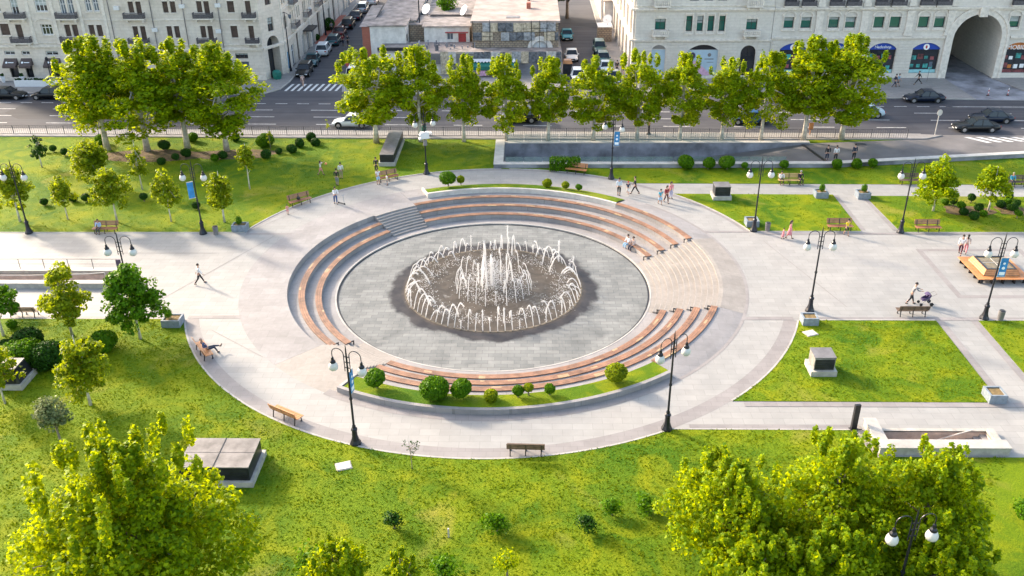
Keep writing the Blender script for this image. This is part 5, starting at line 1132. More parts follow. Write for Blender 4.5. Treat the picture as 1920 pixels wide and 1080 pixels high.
for i,(lb,x,y,a,bn) in enumerate(lamps):
    l = lp if i == 0 else dup(lp0)
    if i == 0: lp0 = lp; lpb = dup(lp); 
    l.location = (x,y,.0); l.rotation_euler.z = R(a); tag(l, lb, 'street lamp', 'twin globe lamps of the park')
    if i == 0: lp0 = lpb
for o in list(lpb.children_recursive)+[lpb]: bpy.data.objects.remove(o)
BN = ['narrow blue banner seen edge-on, left of the crescent bed','narrow blue banner seen edge-on, right of the crescent bed','blue banner in front of the square wooden seat','blue banner hanging over the lawn on a lamp beyond the left plaza','blue banner on the lamp by the underpass ramp']
for (lb,x,y,a,bn) in lamps:
    if not bn: continue
    ang = {'side':80,'right':0,'left':180}[bn]
    e = empty('lamp_banner', (x,y,0), R(ang+(35 if bn == 'left' else 0)), BN.pop(0), 'banner', 'blue lamp banners')
    b = MB(); b.box(.12,.62,-.02,.02,3.4,4.8); p_ = b.build('panel', m_banner, e)
    b = MB(); b.box(.1,.64,-.03,.03,4.8,4.86); b.box(.05,.64,-.025,.025,3.35,3.40); b.build('bracket', m_white, e)
    b = MB()
    for z,r in ((4.4,.09),(4.05,.11)): b.T = Matrix.Translation(Vector((.37,-.035,z))) @ Matrix.Rotation(R(90),4,'X'); b.lathe([(r,0),(r,.012)], 10)
    b.T = None; b.box(.18,.56,-.035,-.02,3.5,3.75); b.build('emblem', m_bmark, p_)
e = empty('camera_box', (-7.44,21.83,0), R(18), 'white surveillance camera box fixed half-way up the top left lamp', 'camera box')
b = MB(); b.box(-.42,.42,-.22,.22,3.7,4.35); b.build('housing', m_wframe, e)
for s,z in ((-.55,3.75),(-.5,4.1),(.6,4.25)): bb = MB(); bb.tube([(s,-.35,z-.03),(s,.0,z+.05)], .09, 8); bb.build('camera', m_wframe, e)
bb = MB(); bb.box(-.18,.18,-.16,.0,3.0,3.55); bb.build('cabinet', m_sheet, e)

# park bench
def make_bench(m, mi=m_iron, L=2.15):
    e = empty('park_bench'); h = L/2
    for k in range(3): pass
    b = MB()
    for k in range(4): y = -.42+k*.135; b.box(-h,h,y,y+.115,.42,.46)
    b.build('seat', m, e)
    b = MB()
    for k in range(3):
        z = .56+k*.14; y = .17+k*.045
        b.add([(-h,y,z),(h,y,z),(h,y+.04,z+.115),(-h,y+.04,z+.115),(-h,y+.035,z-.01),(h,y+.035,z-.01),(h,y+.075,z+.105),(-h,y+.075,z+.105)], [(0,1,2,3),(7,6,5,4),(0,4,5,1),(3,2,6,7),(0,3,7,4),(1,5,6,2)])
    b.build('backrest', m, e)
    for x in (-h+.2,0,h-.2):
        b = MB(); b.tube([(x,-.38,0),(x,-.36,.4),(x,.12,.4),(x,.30,.92)], .035, 6); b.tube([(x,.2,.0),(x,.12,.4)], .035, 6); b.tube([(x,-.42,.02),(x,-.3,.02)], .04, 6); b.build('leg', mi, e)
    return e
bp = {k: make_bench(m) for k, m in (('o',m_woodb),('y',m_woody),('d',m_woodd),('r',m_woodo))}; bu = set()
# facing angle: the seat front looks towards local -y
benches = [('o','bench with a dark bag on the upper left rim of the plaza',-18.45,14.1,37,.0),('o','bench with people in front below the long dark vent box',-11.1,20.1,30,0),('r','pale wooden bench before the box hedge',7.55,22.1,-18,0),('y','yellowish bench with two seated people on the far path',27.9,19.1,0,0),('d','dark bench on the far path behind the right lamp',39.5,19.1,0,0),('d','dark bench at the right edge with one seated person',49.1,18.6,-3,0),('o','bench with a seated person at the left lawn edge',-33.9,7.75,0,0),('o','bench behind the child in yellow',29.5,8.25,0,0),('o','empty bench right of the lamp at the right lawn edge',36.9,8.0,0,0),('d','bench seen from behind at the left beside the stairwell',-33.8,-7.1,180,0),('d','bench seen from behind above the lower right lawn',30.2,-6.75,180,0),('r','bench seen end-on at the left rim with a reclining person',-19.1,-12.2,125,0),('r','bench seen from behind on the lower left rim',-11.75,-19.5,149,0),('d','bench seen from behind at the bottom of the plaza',2.65,-22.75,180-6+4,0)]
for k,lb,x,y,a,_ in benches:
    e = bp[k] if k not in bu else dup(bp[k]); bu.add(k); e.location = (x,y,.0); e.rotation_euler.z = R(a); tag(e, lb, 'bench', 'slatted park benches')
b = MB(); b.ball((0,0,.14),.18,.8,10); bo = b.build('bag', m_iron, None, (-18.5,14.0,.46)); tag(bo, 'dark bag lying on the upper left bench', 'bag'); b = MB(); b.tube([(-.1,0,.26),(0,0,.4),(.1,0,.26)], .015, 5); b.build('handle', m_iron, bo)

# vent boxes
def vent(label, x0, x1, y0, y1, hb, h, mtop, slant=0, split=0, rz=0, inset=.12, mbody=None, mfront=None):
    cx, cy = (x0+x1)/2, (y0+y1)/2; e = empty('vent_box', (cx,cy,0), R(rz), label, 'vent box', 'dark vent boxes on pale plinths'); a, c = (x1-x0)/2, (y1-y0)/2
    MB().box(-a,a,-c,c,0,hb).build('plinth', m_conc, e); i = inset
    b = MB(); b.box(-a+i,a-i,-c+i,c-i,hb,hb+h,slant,slant); bo = b.build('body', mbody or m_char, e)
    s = slant; b = MB(); b.box(-a+i+s-.03,a-i-s+.03,-c+i+s-.03,c-i-s+.03,hb+h,hb+h+.06); b.build('lid', mtop, e)
    if split: b = MB(); b.box(-.02,.02,-c+i+s-.035,c-i-s+.035,hb+h+.06,hb+h+.085); b.box(-a+i+s,a-i-s,-.01,.01,hb+h+.061,hb+h+.07); b.build('seam', m_char, e)
    n = int((x1-x0)/.09)
    b = MB(); b.box(-a+i+s+.05,a-i-s-.05,-c+i-.02,-c+i+s*.9+.02,hb+.05,hb+h-.10)
    for k in range(int(h/.17)-1): z = hb+.1+k*.17; b.box(-a+i+s+.1,a-i-s-.1,-c+i-.04,-c+i-.021,z,z+.03)
    b.build('grille', mfront or m_char, e)
    return e
vent('small cubic vent box on the right grass by the upper path',19.85,21.55,14.75,16.3,.42,.85,m_sheet,inset=.15,mbody=m_char)
vent('cubic vent box on the lower right lawn',20.85,22.5,-14.75,-13.2,.42,.9,m_sheet,inset=.17,mbody=mat('grey_panel',(.30,.29,.29),.45,.3,var=.25,scale=1.5))
vent('very long low dark vent box on the lawn by the avenue fence',-12.55,-10.85,23.9,32.0,.45,.75,m_sheet,.02,inset=.13)
vent('large vent box with two pale lid panels on the lower left lawn',-16.2,-12.05,-25.75,-22.9,.38,.85,mat('pale_lid',(.19,.175,.172),.55,.1,var=.35,scale=.9),0,1,inset=.18)
vent('dark tapered vent box at the left edge behind the white-trunked tree',-31.4,-29.2,-16.6,-14.6,.42,.95,m_sheet,.22,rz=0,inset=.15)
# planters
def planter(label, x, y, w_, d_, plant, bare=False):
    e = empty('planter_box', (x,y,0), 0, label, 'planter', 'blue-grey granite planter boxes'); a, c = w_/2, d_/2
    b = MB(); b.box(-a,a,-c,-c+.12,0,.6); b.box(-a,a,c-.12,c,0,.6); b.box(-a,-a+.12,-c+.12,c-.12,0,.6); b.box(a-.12,a,-c+.12,c-.12,0,.6); b.build('box', m_graniteb, e)
    b = MB(); b.box(-a+.12,a-.12,-c+.12,c-.12,.4,.52); b.build('soil', m_soil, e)
    if plant:
        rs = np.random.RandomState(int(abs(x*10))); n = 420; d = rs.normal(size=(n,3)); d /= np.linalg.norm(d,axis=1,keepdims=True); P = d*[.3,.3,.42]*rs.uniform(.6,1.05,(n,1))+[plant,0,.92]
        o = bpy.data.objects.new('plant', leaf_mesh('plant', P, d, rs.uniform(.07,.14,n), rs, m_leafs)); C.objects.link(o); o.parent = e
for a in (('planter box with a ball plant at the left lawn corner beside the litter bin',-22.3,8.15,1.3,.9,-.05),('planter box with a ball plant at the left plaza edge by the full young tree',-22.5,-8.2,1.3,1.1,-.25),('empty planter box at the foot of the lamp right of the circle',22.2,9.2,1.1,1.1,0),('planter box with a plant left of the cross path',30.0,15.75,1.15,1.1,.05),('planter box with a plant right of the cross path',33.85,15.6,1.15,1.1,.05),('empty planter box at the top corner of the lower right lawn',22.6,-7.8,1.1,.95,0),('empty planter box at the bottom right corner of the lower right lawn',31.4,-17.1,1.05,1.1,0)): planter(*a)
for lb,x,y in (('grey litter bin left of the planter at the left lawn corner',-24.17,7.25),('grey litter bin beside the lamp right of the circle',23.3,8.0),('grey litter bin beside the lamp in front of the wooden seat',36.2,-7.35)):
    e = empty('litter_bin', (x,y,0), 0, lb, 'litter bin', 'grey litter bins'); MB().lathe([(.19,0),(.2,.05),(.23,.72),(.24,.75)], 14).build('body', m_sheet, e, smooth=False); MB().lathe([(.2,.751),(.17,.80),(.16,.80)], 14).build('rim', m_iron, e)
for lb,x,y,z,m in (('dark info pillar by the sunken stairwell at the lower right',21.85,-20.25,1.75,m_iron),('purple-grey info pillar at the end of the left stairwell',-28.95,-1.25,1.75,mat('purple_grey_panel',(.07,.05,.09),.5))):
    e = empty('info_pillar', (x,y,0), R(10), lb, 'pillar'); MB().box(-.17,.17,-.08,.08,.06,z).build('panel', m, e); MB().box(-.24,.24,-.14,.14,0,.06).build('base_plate', m_iron, e)
for lb,x,y in (('white square hatch plate in the grass below the lower left lamp',-7.5,-23.9),('white diamond hatch plate beside the empty planter on the lower right lawn',22.3,-9.3)):
    e = empty('hatch_plate', (x,y,.03), R(20), lb, 'hatch'); MB().box(-.38,.38,-.3,.3,0,.06).build('plate', m_white, e); MB().box(-.44,.44,-.36,.36,-.02,.03).build('frame', m_conc, e)
e = empty('marker_post', (-1.2,-29.4,.03), 0, 'short white marker stake in the near lawn', 'stake'); MB().tube([(0,0,0),(0,0,.55)], .05, 6).build('post', m_white, e)
# square wooden seat around the skylight
e = empty('skylight_seat', (38.95,0.05,0), 0, 'square orange wooden seat surrounding a glazed skylight on the right plaza', 'bench')
def sq(b, r0, r1, z0, z1):
    b.box(-r1,r1,-r1,-r0,z0,z1); b.box(-r1,r1,r0,r1,z0,z1); b.box(-r1,-r0,-r0,r0,z0,z1); b.box(r0,r1,-r0,r0,z0,z1)
b = MB()
for k in range(4): sq(b, 1.42+k*.14, 1.42+k*.14+.125, .40, .45)
b.build('seat', m_woodo, e)
b = MB()
for s in (0,1,2,3):
    b.T = Matrix.Rotation(R(90*s),4,'Z')
    for k in range(3): z = .48+k*.14; y = -1.40+k*.07; b.add([(-1.4+k*.07,y,z),(1.4-k*.07,y,z),(1.36-k*.07,y+.06,z+.125),(-1.36+k*.07,y+.06,z+.125),(-1.38+k*.07,y+.04,z),(1.38-k*.07,y+.04,z),(1.34-k*.07,y+.1,z+.125),(-1.34+k*.07,y+.1,z+.125)], [(0,1,2,3),(3,2,6,7),(7,6,5,4),(0,4,5,1),(1,5,6,2),(0,3,7,4)])
b.T = None; b.build('backrest', m_woodo, e)
b = MB(); sq(b, 1.02, 1.16, .45, .92); b.build('frame', m_char, e)
b = MB(); b.box(-1.02,1.02,-1.02,1.02,.84,.87); b.build('glass_pane', mat('amber_glass',(.16,.11,.035),.12,spec=.8,var=.3), e)
b = MB(); b.box(-.02,.02,-1.02,1.02,.871,.89); b.box(-1.02,1.02,-.02,.02,.872,.888); b.build('glazing_bar', m_white, e)
b = MB()
for s in range(4):
    b.T = Matrix.Rotation(R(90*s),4,'Z')
    for x in (-1.7,-.85,0,.85,1.7): b.box(x-.04,x+.04,-1.85,-1.5,0,.4)
b.build('leg', m_iron, e)
# avenue fence
def fence(label, x0, x1, yf, mt=m_ironb):
    e = empty('fence', (0,0,.0), 0, label, 'fence'); n = int((x1-x0)/1.95); r_ = MB(); p = MB(); bar = MB()
    for i in range(n+1):
        x = x0+(x1-x0)*i/n; q = MB(); q.box(x-.03,x+.03,yf(x)-.03,yf(x)+.03,0,1.12); q.build('post', mt, e)
        if i < n:
            xb = x0+(x1-x0)*(i+1)/n
            for z in (.12,1.05): r_.add([(x,yf(x)-.015,z),(xb,yf(xb)-.015,z),(xb,yf(xb)+.015,z),(x,yf(x)+.015,z),(x,yf(x)-.015,z+.035),(xb,yf(xb)-.015,z+.035),(xb,yf(xb)+.015,z+.035),(x,yf(x)+.015,z+.035)], [(3,2,1,0),(4,5,6,7),(0,1,5,4),(2,3,7,6)])
            for k in range(1,8): xx = x+(xb-x)*k/8; yy = yf(xx); bar.box(xx-.009,xx+.009,yy-.009,yy+.009,.15,1.06)
    r_.build('rail', mt, e); bar.build('baluster', mt, e)
fence('thin dark metal fence along the avenue pavement', -75, 44, lambda x: 33.3-.020*x if x < 0 else 33.3-.032*x+.0002*x*x)
b = MB()
# signs by the road
def sign(label, x, y, h, m, kind='round'):
    e = empty('road_sign', (x,y,.1), R(8), label, 'road sign'); MB().tube([(0,0,0),(.0,0,h)], .05, 6).build('post', m_white if kind == 'round' else m_woodo, e)
    b = MB(); b.T = Matrix.Translation(Vector((0,-.05,h))) @ Matrix.Rotation(R(90),4,'X')
    b.lathe([(.3,0),(.3,.03)], 14, sy=1.2) if kind == 'round' else b.box(-.25,.25,-.4,.4,0,.03); b.build('plate', m if kind != 'round' else m_white, e)
sign('white oval road sign on a tall post at the ramp exit',47.5,33.5,2.5,m_white); sign('small orange sign board by the avenue fence between the last trees',33.8,33.5,1.0,m_woodo,'sq')
e = empty('bollard', (16.07,33.75,.12), 0, 'black and yellow-topped bollard on the avenue pavement', 'bollard'); MB().lathe([(.26,0),(.2,.15),(.12,.3),(.11,1.0),(.15,1.05)], 10).build('body', m_iron, e); MB().lathe([(.12,1.05),(.15,1.3),(.1,1.55),(.02,1.62)], 10).build('lantern', m_woody, e)
e = empty('bollard', (-8.9,33.9,.12), 0, 'dark green litter post standing behind the camera lamp on the pavement', 'bollard'); MB().lathe([(.28,0),(.26,.9),(.18,1.1)], 10).build('body', m_tealaw, e); MB().lathe([(.3,1.1),(.05,1.3)], 10).build('cap', m_iron, e)
for lb,x in (('left red and white traffic post in the arch driveway',60.05),('right red and white traffic post in the arch driveway',62.48)):
    e = empty('traffic_post', (x,48.85,.05), 0, lb, 'bollard', 'red and white traffic posts'); MB().lathe([(.22,0),(.2,.06),(.05,.08)], 10).build('base', m_iron, e)
    for k in range(4): MB().lathe([(.055,.08+k*.22),(.055,.30+k*.22)], 8).build('band', m_red if k%2 == 0 else m_wframe, e)
e = empty('traffic_sign', (54.9,55.2,.13), 0, 'dark small sign on a thin post beside the walking person', 'road sign'); MB().tube([(0,0,0),(0,0,2.2)], .03, 6).build('post', m_sheet, e); MB().box(-.2,.2,-.05,-.02,1.9,2.6).build('plate', m_gblue, e)
e = empty('traffic_light', (-21.2,55.8,.13), 0, 'red traffic signal at the side street corner behind the tree', 'traffic light'); MB().tube([(0,0,0),(0,0,2.6)], .06, 6).build('post', m_red, e); MB().box(-.2,.2,-.15,.15,2.2,3.1).build('head', m_red, e)
# street lamps by the left building
for lb,x,y in (('tall dark street lamp on the corner pavement by the blue door',-30.3,61.6),('dark street lamp farther up the left street pavement',-29.9,84)):
    e = empty('street_lamp', (x,y,.13), 0, lb, 'street lamp'); MB().tube([(0,0,0),(0,0,.8),(0,0,8)], [.2,.1,.06], 8).build('pole', m_lampi, e)
    b = MB(); b.tube([(-.7,0,7.6),(0,0,8.0),(.7,0,7.6)], .04, 6); b.build('arm', m_lampi, e)
    for s in (-.7,.7): MB().lathe([(.05,.1),(.22,0),(.2,-.3),(.05,-.5)], 8, (s,0,7.6)).build('lantern', m_gblue, e)
e = empty('street_lamp', (-61.0,55.6,.13), 0, 'short dark lamp post beside the white planter wall at the left', 'street lamp'); MB().tube([(0,0,0),(0,0,3.0)], [.09,.05], 6).build('pole', m_lampi, e); MB().lathe([(.05,0),(.2,.1),(.2,.4),(.03,.55)], 8, (0,0,3.0)).build('lantern', m_lampi, e)
e = empty('waste_container', (-30.0,58.5,.13), 0, 'dark green round container inside the corner archway', 'container'); MB().lathe([(.5,0),(.62,.5),(.6,.9),(.35,1.15),(.05,1.2)], 12).build('body', m_tealaw, e); e.location = (-31.2,57.6,.13)
e = empty('kiosk_bin', (8.0,60.2,0), 0, 'dark tall container with an orange top at the alley entrance', 'container'); MB().box(-.6,.6,-.6,.6,0,1.5).build('body', m_char, e); MB().box(-.65,.65,-.65,.65,1.5,1.95,.15,.15).build('top', m_woodo, e)
# ================================================================ CARS
def paint(name, c, metal=.0): m = mat(name, c, .32, metal, var=.03, coat=.15, spec=.35); return m
P_ = {'white': paint('white_car_paint',(.68,.70,.72),0), 'black': paint('black_car_paint',(.004,.005,.007)), 'navy': paint('navy_car_paint',(.004,.010,.028)), 'blue': paint('blue_car_paint',(.015,.08,.22)), 'teal': paint('teal_car_paint',(.02,.09,.11)), 'silver': paint('silver_car_paint',(.40,.43,.46),.6), 'dred': paint('dark_red_car_paint',(.08,.012,.015)), 'green': paint('green_car_paint',(.035,.09,.085)), 'sky': paint('turquoise_car_paint',(.02,.20,.27)), 'pale': paint('pale_blue_car_paint',(.38,.48,.55))}
m_hl = mat('headlight_glass', (.75,.77,.8), .15, var=.02); m_tl = mat('tail_light', (.35,.01,.01), .25, var=.05); m_carglass = glass('car_glass', (.008,.014,.022), .08, .5)
def make_car(pm, kind='sedan', L=4.7, W=1.82):
    e = empty('parked_car' ); h = {'sedan':1.45,'suv':1.72,'hatch':1.5,'estate':1.5,'van':1.95,'old':1.42}[kind]; a = L/2; w2 = W/2
    belt = h*.60; hood = belt-.06; z0 = .20
    if kind == 'van': st = [(-a,.88,.62,belt*.9),(-a+.15,.96,.3,belt+.02),(-a*.5,1,z0,belt+.05),(a*.4,1,z0,belt+.02),(a*.72,.98,z0,belt-.12),(a-.12,.93,.3,belt-.2),(a,.85,.4,belt-.35)]
    else:
        tr = belt+.04 if kind in ('suv','hatch','estate') else belt
        st = [(-a,.80,.42,tr-.22),(-a+.10,.92,.28,tr-.05),(-a+.45,.98,z0,tr+.01),(-a*.45,1.0,z0,belt+.03),(0,1.0,z0,belt+.02),(a*.42,1.0,z0,belt-.01),(a*.62,.985,z0,hood-.02),(a-.4,.95,.22,hood-.10),(a-.10,.86,.28,hood-.22),(a,.72,.36,hood-.34)]
    b = MB(); rings = []
    for x, k, zb, zt in st:
        w = w2*k; zt2 = zt
        rings.append([(x,-w*.80,zb),(x,-w*.97,zb+.12),(x,-w,(zb+zt)*.5),(x,-w*.965,zt-.10),(x,-w*.86,zt-.02),(x,-w*.4,zt2+.015),(x,0,zt2+.025),(x,w*.4,zt2+.015),(x,w*.86,zt-.02),(x,w*.965,zt-.10),(x,w,(zb+zt)*.5),(x,w*.97,zb+.12),(x,w*.80,zb)])
    vs = [p for r_ in rings for p in r_]; n = 13; fs = []
    for i in range(len(rings)-1):
        for k in range(n):
            q = (k+1)%n; fs.append((i*n+k,i*n+q,(i+1)*n+q,(i+1)*n+k))
    fs += [tuple(range(n))[::-1], tuple(range((len(rings)-1)*n, len(rings)*n))]
    b.add(vs, fs); body = b.build('body', pm, e, smooth=True)
    # greenhouse
    xb = {'sedan':(-a*.68,a*.38,-a*.38,a*.10),'suv':(-a*.93,a*.42,-a*.80,a*.16),'hatch':(-a*.90,a*.45,-a*.68,a*.14),'estate':(-a*.93,a*.38,-a*.80,a*.10),'van':(-a*.95,a*.72,-a*.93,a*.42),'old':(-a*.62,a*.36,-a*.42,a*.12)}[kind]
    wb, wt = w2*.93, w2*.74; zb = belt-.03; zt = h-.04
    g_ = MB(); g_.add([(xb[0],-wb,zb),(xb[1],-wb,zb),(xb[1],wb,zb),(xb[0],wb,zb),(xb[2],-wt,zt),(xb[3],-wt,zt),(xb[3],wt,zt),(xb[2],wt,zt)], [(0,1,5,4),(1,2,6,5),(2,3,7,6),(3,0,4,7),(4,5,6,7)]); g_.build('window', m_carglass, e)
    r_ = MB(); m0 = (xb[2]+xb[3])/2
    r_.add([(xb[2]-.05,-wt-.01,zt),(m0,-wt-.01,zt+.01),(xb[3]+.06,-wt-.01,zt-.01),(xb[3]+.06,wt+.01,zt-.01),(m0,wt+.01,zt+.01),(xb[2]-.05,wt+.01,zt),(xb[2],-wt*.8,zt+.05),(m0,-wt*.8,zt+.07),(xb[3],-wt*.8,zt+.04),(xb[3],wt*.8,zt+.04),(m0,wt*.8,zt+.07),(xb[2],wt*.8,zt+.05)],
           [(0,1,7,6),(1,2,8,7),(2,3,9,8),(3,4,10,9),(4,5,11,10),(5,0,6,11),(6,7,10,11),(7,8,9,10)]); r_.build('roof', pm, e, smooth=False)
    pl_ = MB()
    for s in (-1,1):
        for (x0,x1) in ((xb[0],xb[2]),(xb[1],xb[3])): pl_.tube([(x0,s*wb,zb),(x1,s*wt,zt+.02)], .045, 5)
        x_ = (xb[0]+xb[1])/2+.05; pl_.tube([(x_,s*(wb+.002),zb),(x_-.05,s*(wt+.004),zt+.01)], .04, 5)
        if kind in ('suv','estate','van'): x_ = xb[0]+(xb[1]-xb[0])*.25; pl_.tube([(x_,s*(wb+.002),zb),(x_+.02,s*(wt+.004),zt+.01)], .05, 5)
    pl_.build('pillar', pm, e)
    wr = .33 if kind != 'suv' else .37
    for sx in (-a*.60,a*.63):
        for s in (-1,1):
            b = MB(); b.T = Matrix.Translation(Vector((sx,s*(w2-.09),wr))) @ Matrix.Rotation(R(90),4,'X'); b.lathe([(wr*.9,-.11),(wr,-.08),(wr,.08),(wr*.9,.11)], 16); ty = b.build('tyre', m_rubber, e)
            b = MB(); b.T = Matrix.Translation(Vector((sx,s*(w2-.09),wr))) @ Matrix.Rotation(R(90),4,'X'); b.lathe([(wr*.62,-.118),(wr*.64,0),(wr*.62,.118)], 10); b.build('rim', m_rim, ty)
            b = MB(); b.T = Matrix.Translation(Vector((sx,s*(w2-.055),wr+.03))) @ Matrix.Rotation(R(90),4,'X'); b.lathe([(wr+.07,-.06),(wr+.07,.06)], 16); b.build('wheel_arch', m_rubber, e)
    for s in (-1,1):
        b = MB(); b.box(a-.30,a-.03,s*w2*.60-.16,s*w2*.60+.16,hood-.40,hood-.25); b.build('headlight', m_hl, e)
        b = MB(); b.box(-a-.01,-a+.14,s*w2*.66-.14,s*w2*.66+.14,belt-.28,belt-.12); b.build('tail_light', m_tl, e)
        b = MB(); b.box(xb[1]-.22,xb[1]-.06,s*(w2+.06)-.09,s*(w2+.06)+.09,belt+.0,belt+.13); b.build('mirror', pm, e)
    b = MB(); b.box(a-.05,a+.015,-.42,.42,.36,.58); b.build('grille', m_rubber, e); b = MB(); b.box(a,a+.025,-.25,.25,.32,.42); b.box(-a-.02,-a+.02,-.25,.25,.5,.62); b.build('number_plate', m_wframe, e)
    return e
cars = [ # label, paint, kind, x, y, heading deg, length, name
 ('white sedan driving on the avenue left of the tree row','white','sedan',-17.6,37.25,-1.4+180,4.4),
 ('black sedan cut by the left frame edge at the far kerb','black','sedan',-63.6,49.0,-1,4.8),
 ('black hatchback parked at the far kerb behind the left trees','black','hatch',-58.2,49.0,180,4.3),
 ('dark coupe at the far kerb in front of the blue shopfronts','navy','sedan',51.2,46.6,179,4.7),
 ('black limousine in the near lane at the right','black','sedan',52.6,35.2,179,4.9),
 ('dark blue sedan behind the black limousine at the right','navy','sedan',55.7,38.4,178,4.7),
 ('blue sedan half hidden by trees in the avenue','blue','sedan',28.1,38.2,179,4.5),
 ('dark car behind the fourth avenue tree','black','suv',1.7,38.9,180,4.6),
 ('pale car hidden behind the big right trees','pale','sedan',42.0,40.6,180,4.4),
 ('black estate first in the row parked along the left street','black','estate',-28.1,60.4,-88,4.6),
 ('dark teal sedan second in the row parked along the left street','teal','sedan',-28.2,66.0,-88,4.6),
 ('white suv parked third along the left street','white','suv',-27.8,72.2,92,4.7),
 ('dark teal hatchback parked fourth along the left street','teal','hatch',-27.5,78.6,92,4.4),
 ('dark red and black sedan parked fifth along the left street','dred','sedan',-27.7,84.6,92,4.5),
 ('black suv parked sixth along the left street','black','suv',-27.3,90.4,92,4.7),
 ('navy sedan parked seventh along the left street','navy','sedan',-27.2,97.2,92,4.6),
 ('silver suv parked near the top of the left street','silver','suv',-27.0,103.6,92,4.6),
 ('white hatchback parked at the very top of the left street','white','hatch',-26.4,111.0,92,4.3),
 ('white van partly behind the first tree at the side street corner','white','van',-20.6,57.5,90,4.2),
 ('turquoise old sedan parked on the left side of the alley','sky','old',8.7,81.5,-90,4.3),
 ('white sedan parked on the left of the alley behind the orange-topped container','white','sedan',8.9,68.2,-90,4.2),
 ('white hatchback at the alley mouth between the trees','white','hatch',9.3,56.8,-90,4.0),
 ('green boxy off-roader parked on the right side of the alley','green','suv',13.2,72.4,-90,4.3),
 ('teal hatchback behind the green off-roader in the alley','teal','hatch',13.3,66.2,-90,4.1),
 ('pale blue sedan third on the right side of the alley','pale','sedan',13.4,61.2,-90,4.2),
 ('silver sedan nearest the alley mouth on the right','silver','sedan',13.9,56.2,-90,4.2)]
for lb,pm,kd,x,y,a,L in cars:
    e = make_car(P_[pm], kd, L); e.name = 'car'; e.location = (x,y,.006 if 'van partly' not in lb else .12); e.rotation_euler.z = R(a); tag(e, lb, 'car', 'cars on the avenue' if abs(y-42) < 8 else 'cars parked in the side streets')

# ================================================================ PEOPLE
CL = {}
def cloth(c):
    k = tuple(c)
    if k not in CL: CL[k] = mat('cloth', c, .85, var=.1, scale=8)
    return CL[k]
WH=(.68,.68,.70); BK=(.018,.018,.022); BL=(.03,.07,.20); LB_=(.25,.45,.65); PK=(.60,.22,.25); YE=(.75,.55,.02); RD=(.25,.03,.04); GY=(.2,.2,.22); TE=(.05,.32,.45); KH=(.25,.21,.15); NV=(.02,.03,.06)
def skin_obj(name, V, E_, rad, m, parent, sub=1, root=0):
    me = bpy.data.meshes.new(name); me.from_pydata([tuple(v) for v in V], E_, []); me.update(); me.materials.append(m)
    o = bpy.data.objects.new(name, me); C.objects.link(o); o.parent = parent
    md = o.modifiers.new('skin', 'SKIN'); 
    if not me.skin_vertices: me.skin_vertices.new() if hasattr(me.skin_vertices,'new') else None
    return o, md
def skinned(name, V, E_, rad, m, parent, sub=1):
    """grow one smooth surface round a joint skeleton (bmesh skin layer)"""
    import bmesh
    bm = bmesh.new(); lay = bm.verts.layers.skin.new(); vs = []
    for i,(p,r) in enumerate(zip(V, rad)):
        v = bm.verts.new(p); r = r if hasattr(r,'__len__') else (r,r); v[lay].radius = r; v[lay].use_root = (i == 0); vs.append(v)
    for a, b_ in E_: bm.edges.new((vs[a], vs[b_]))
    me = bpy.data.meshes.new(name); bm.to_mesh(me); bm.free(); me.materials.append(m)
    o = bpy.data.objects.new(name, me); C.objects.link(o); md = o.modifiers.new('skin','SKIN'); md.use_smooth_shade = True; md.branch_smoothing = .6
    if sub: s = o.modifiers.new('sub','SUBSURF'); s.levels = sub; s.render_levels = sub
    dg = bpy.context.evaluated_depsgraph_get(); me2 = bpy.data.meshes.new_from_object(o.evaluated_get(dg)); bpy.data.objects.remove(o); me2.name = name
    me2.materials.clear(); me2.materials.append(m); me2.polygons.foreach_set('use_smooth', [True]*len(me2.polygons))
    o = bpy.data.objects.new(name, me2); C.objects.link(o); o.parent = parent; return o
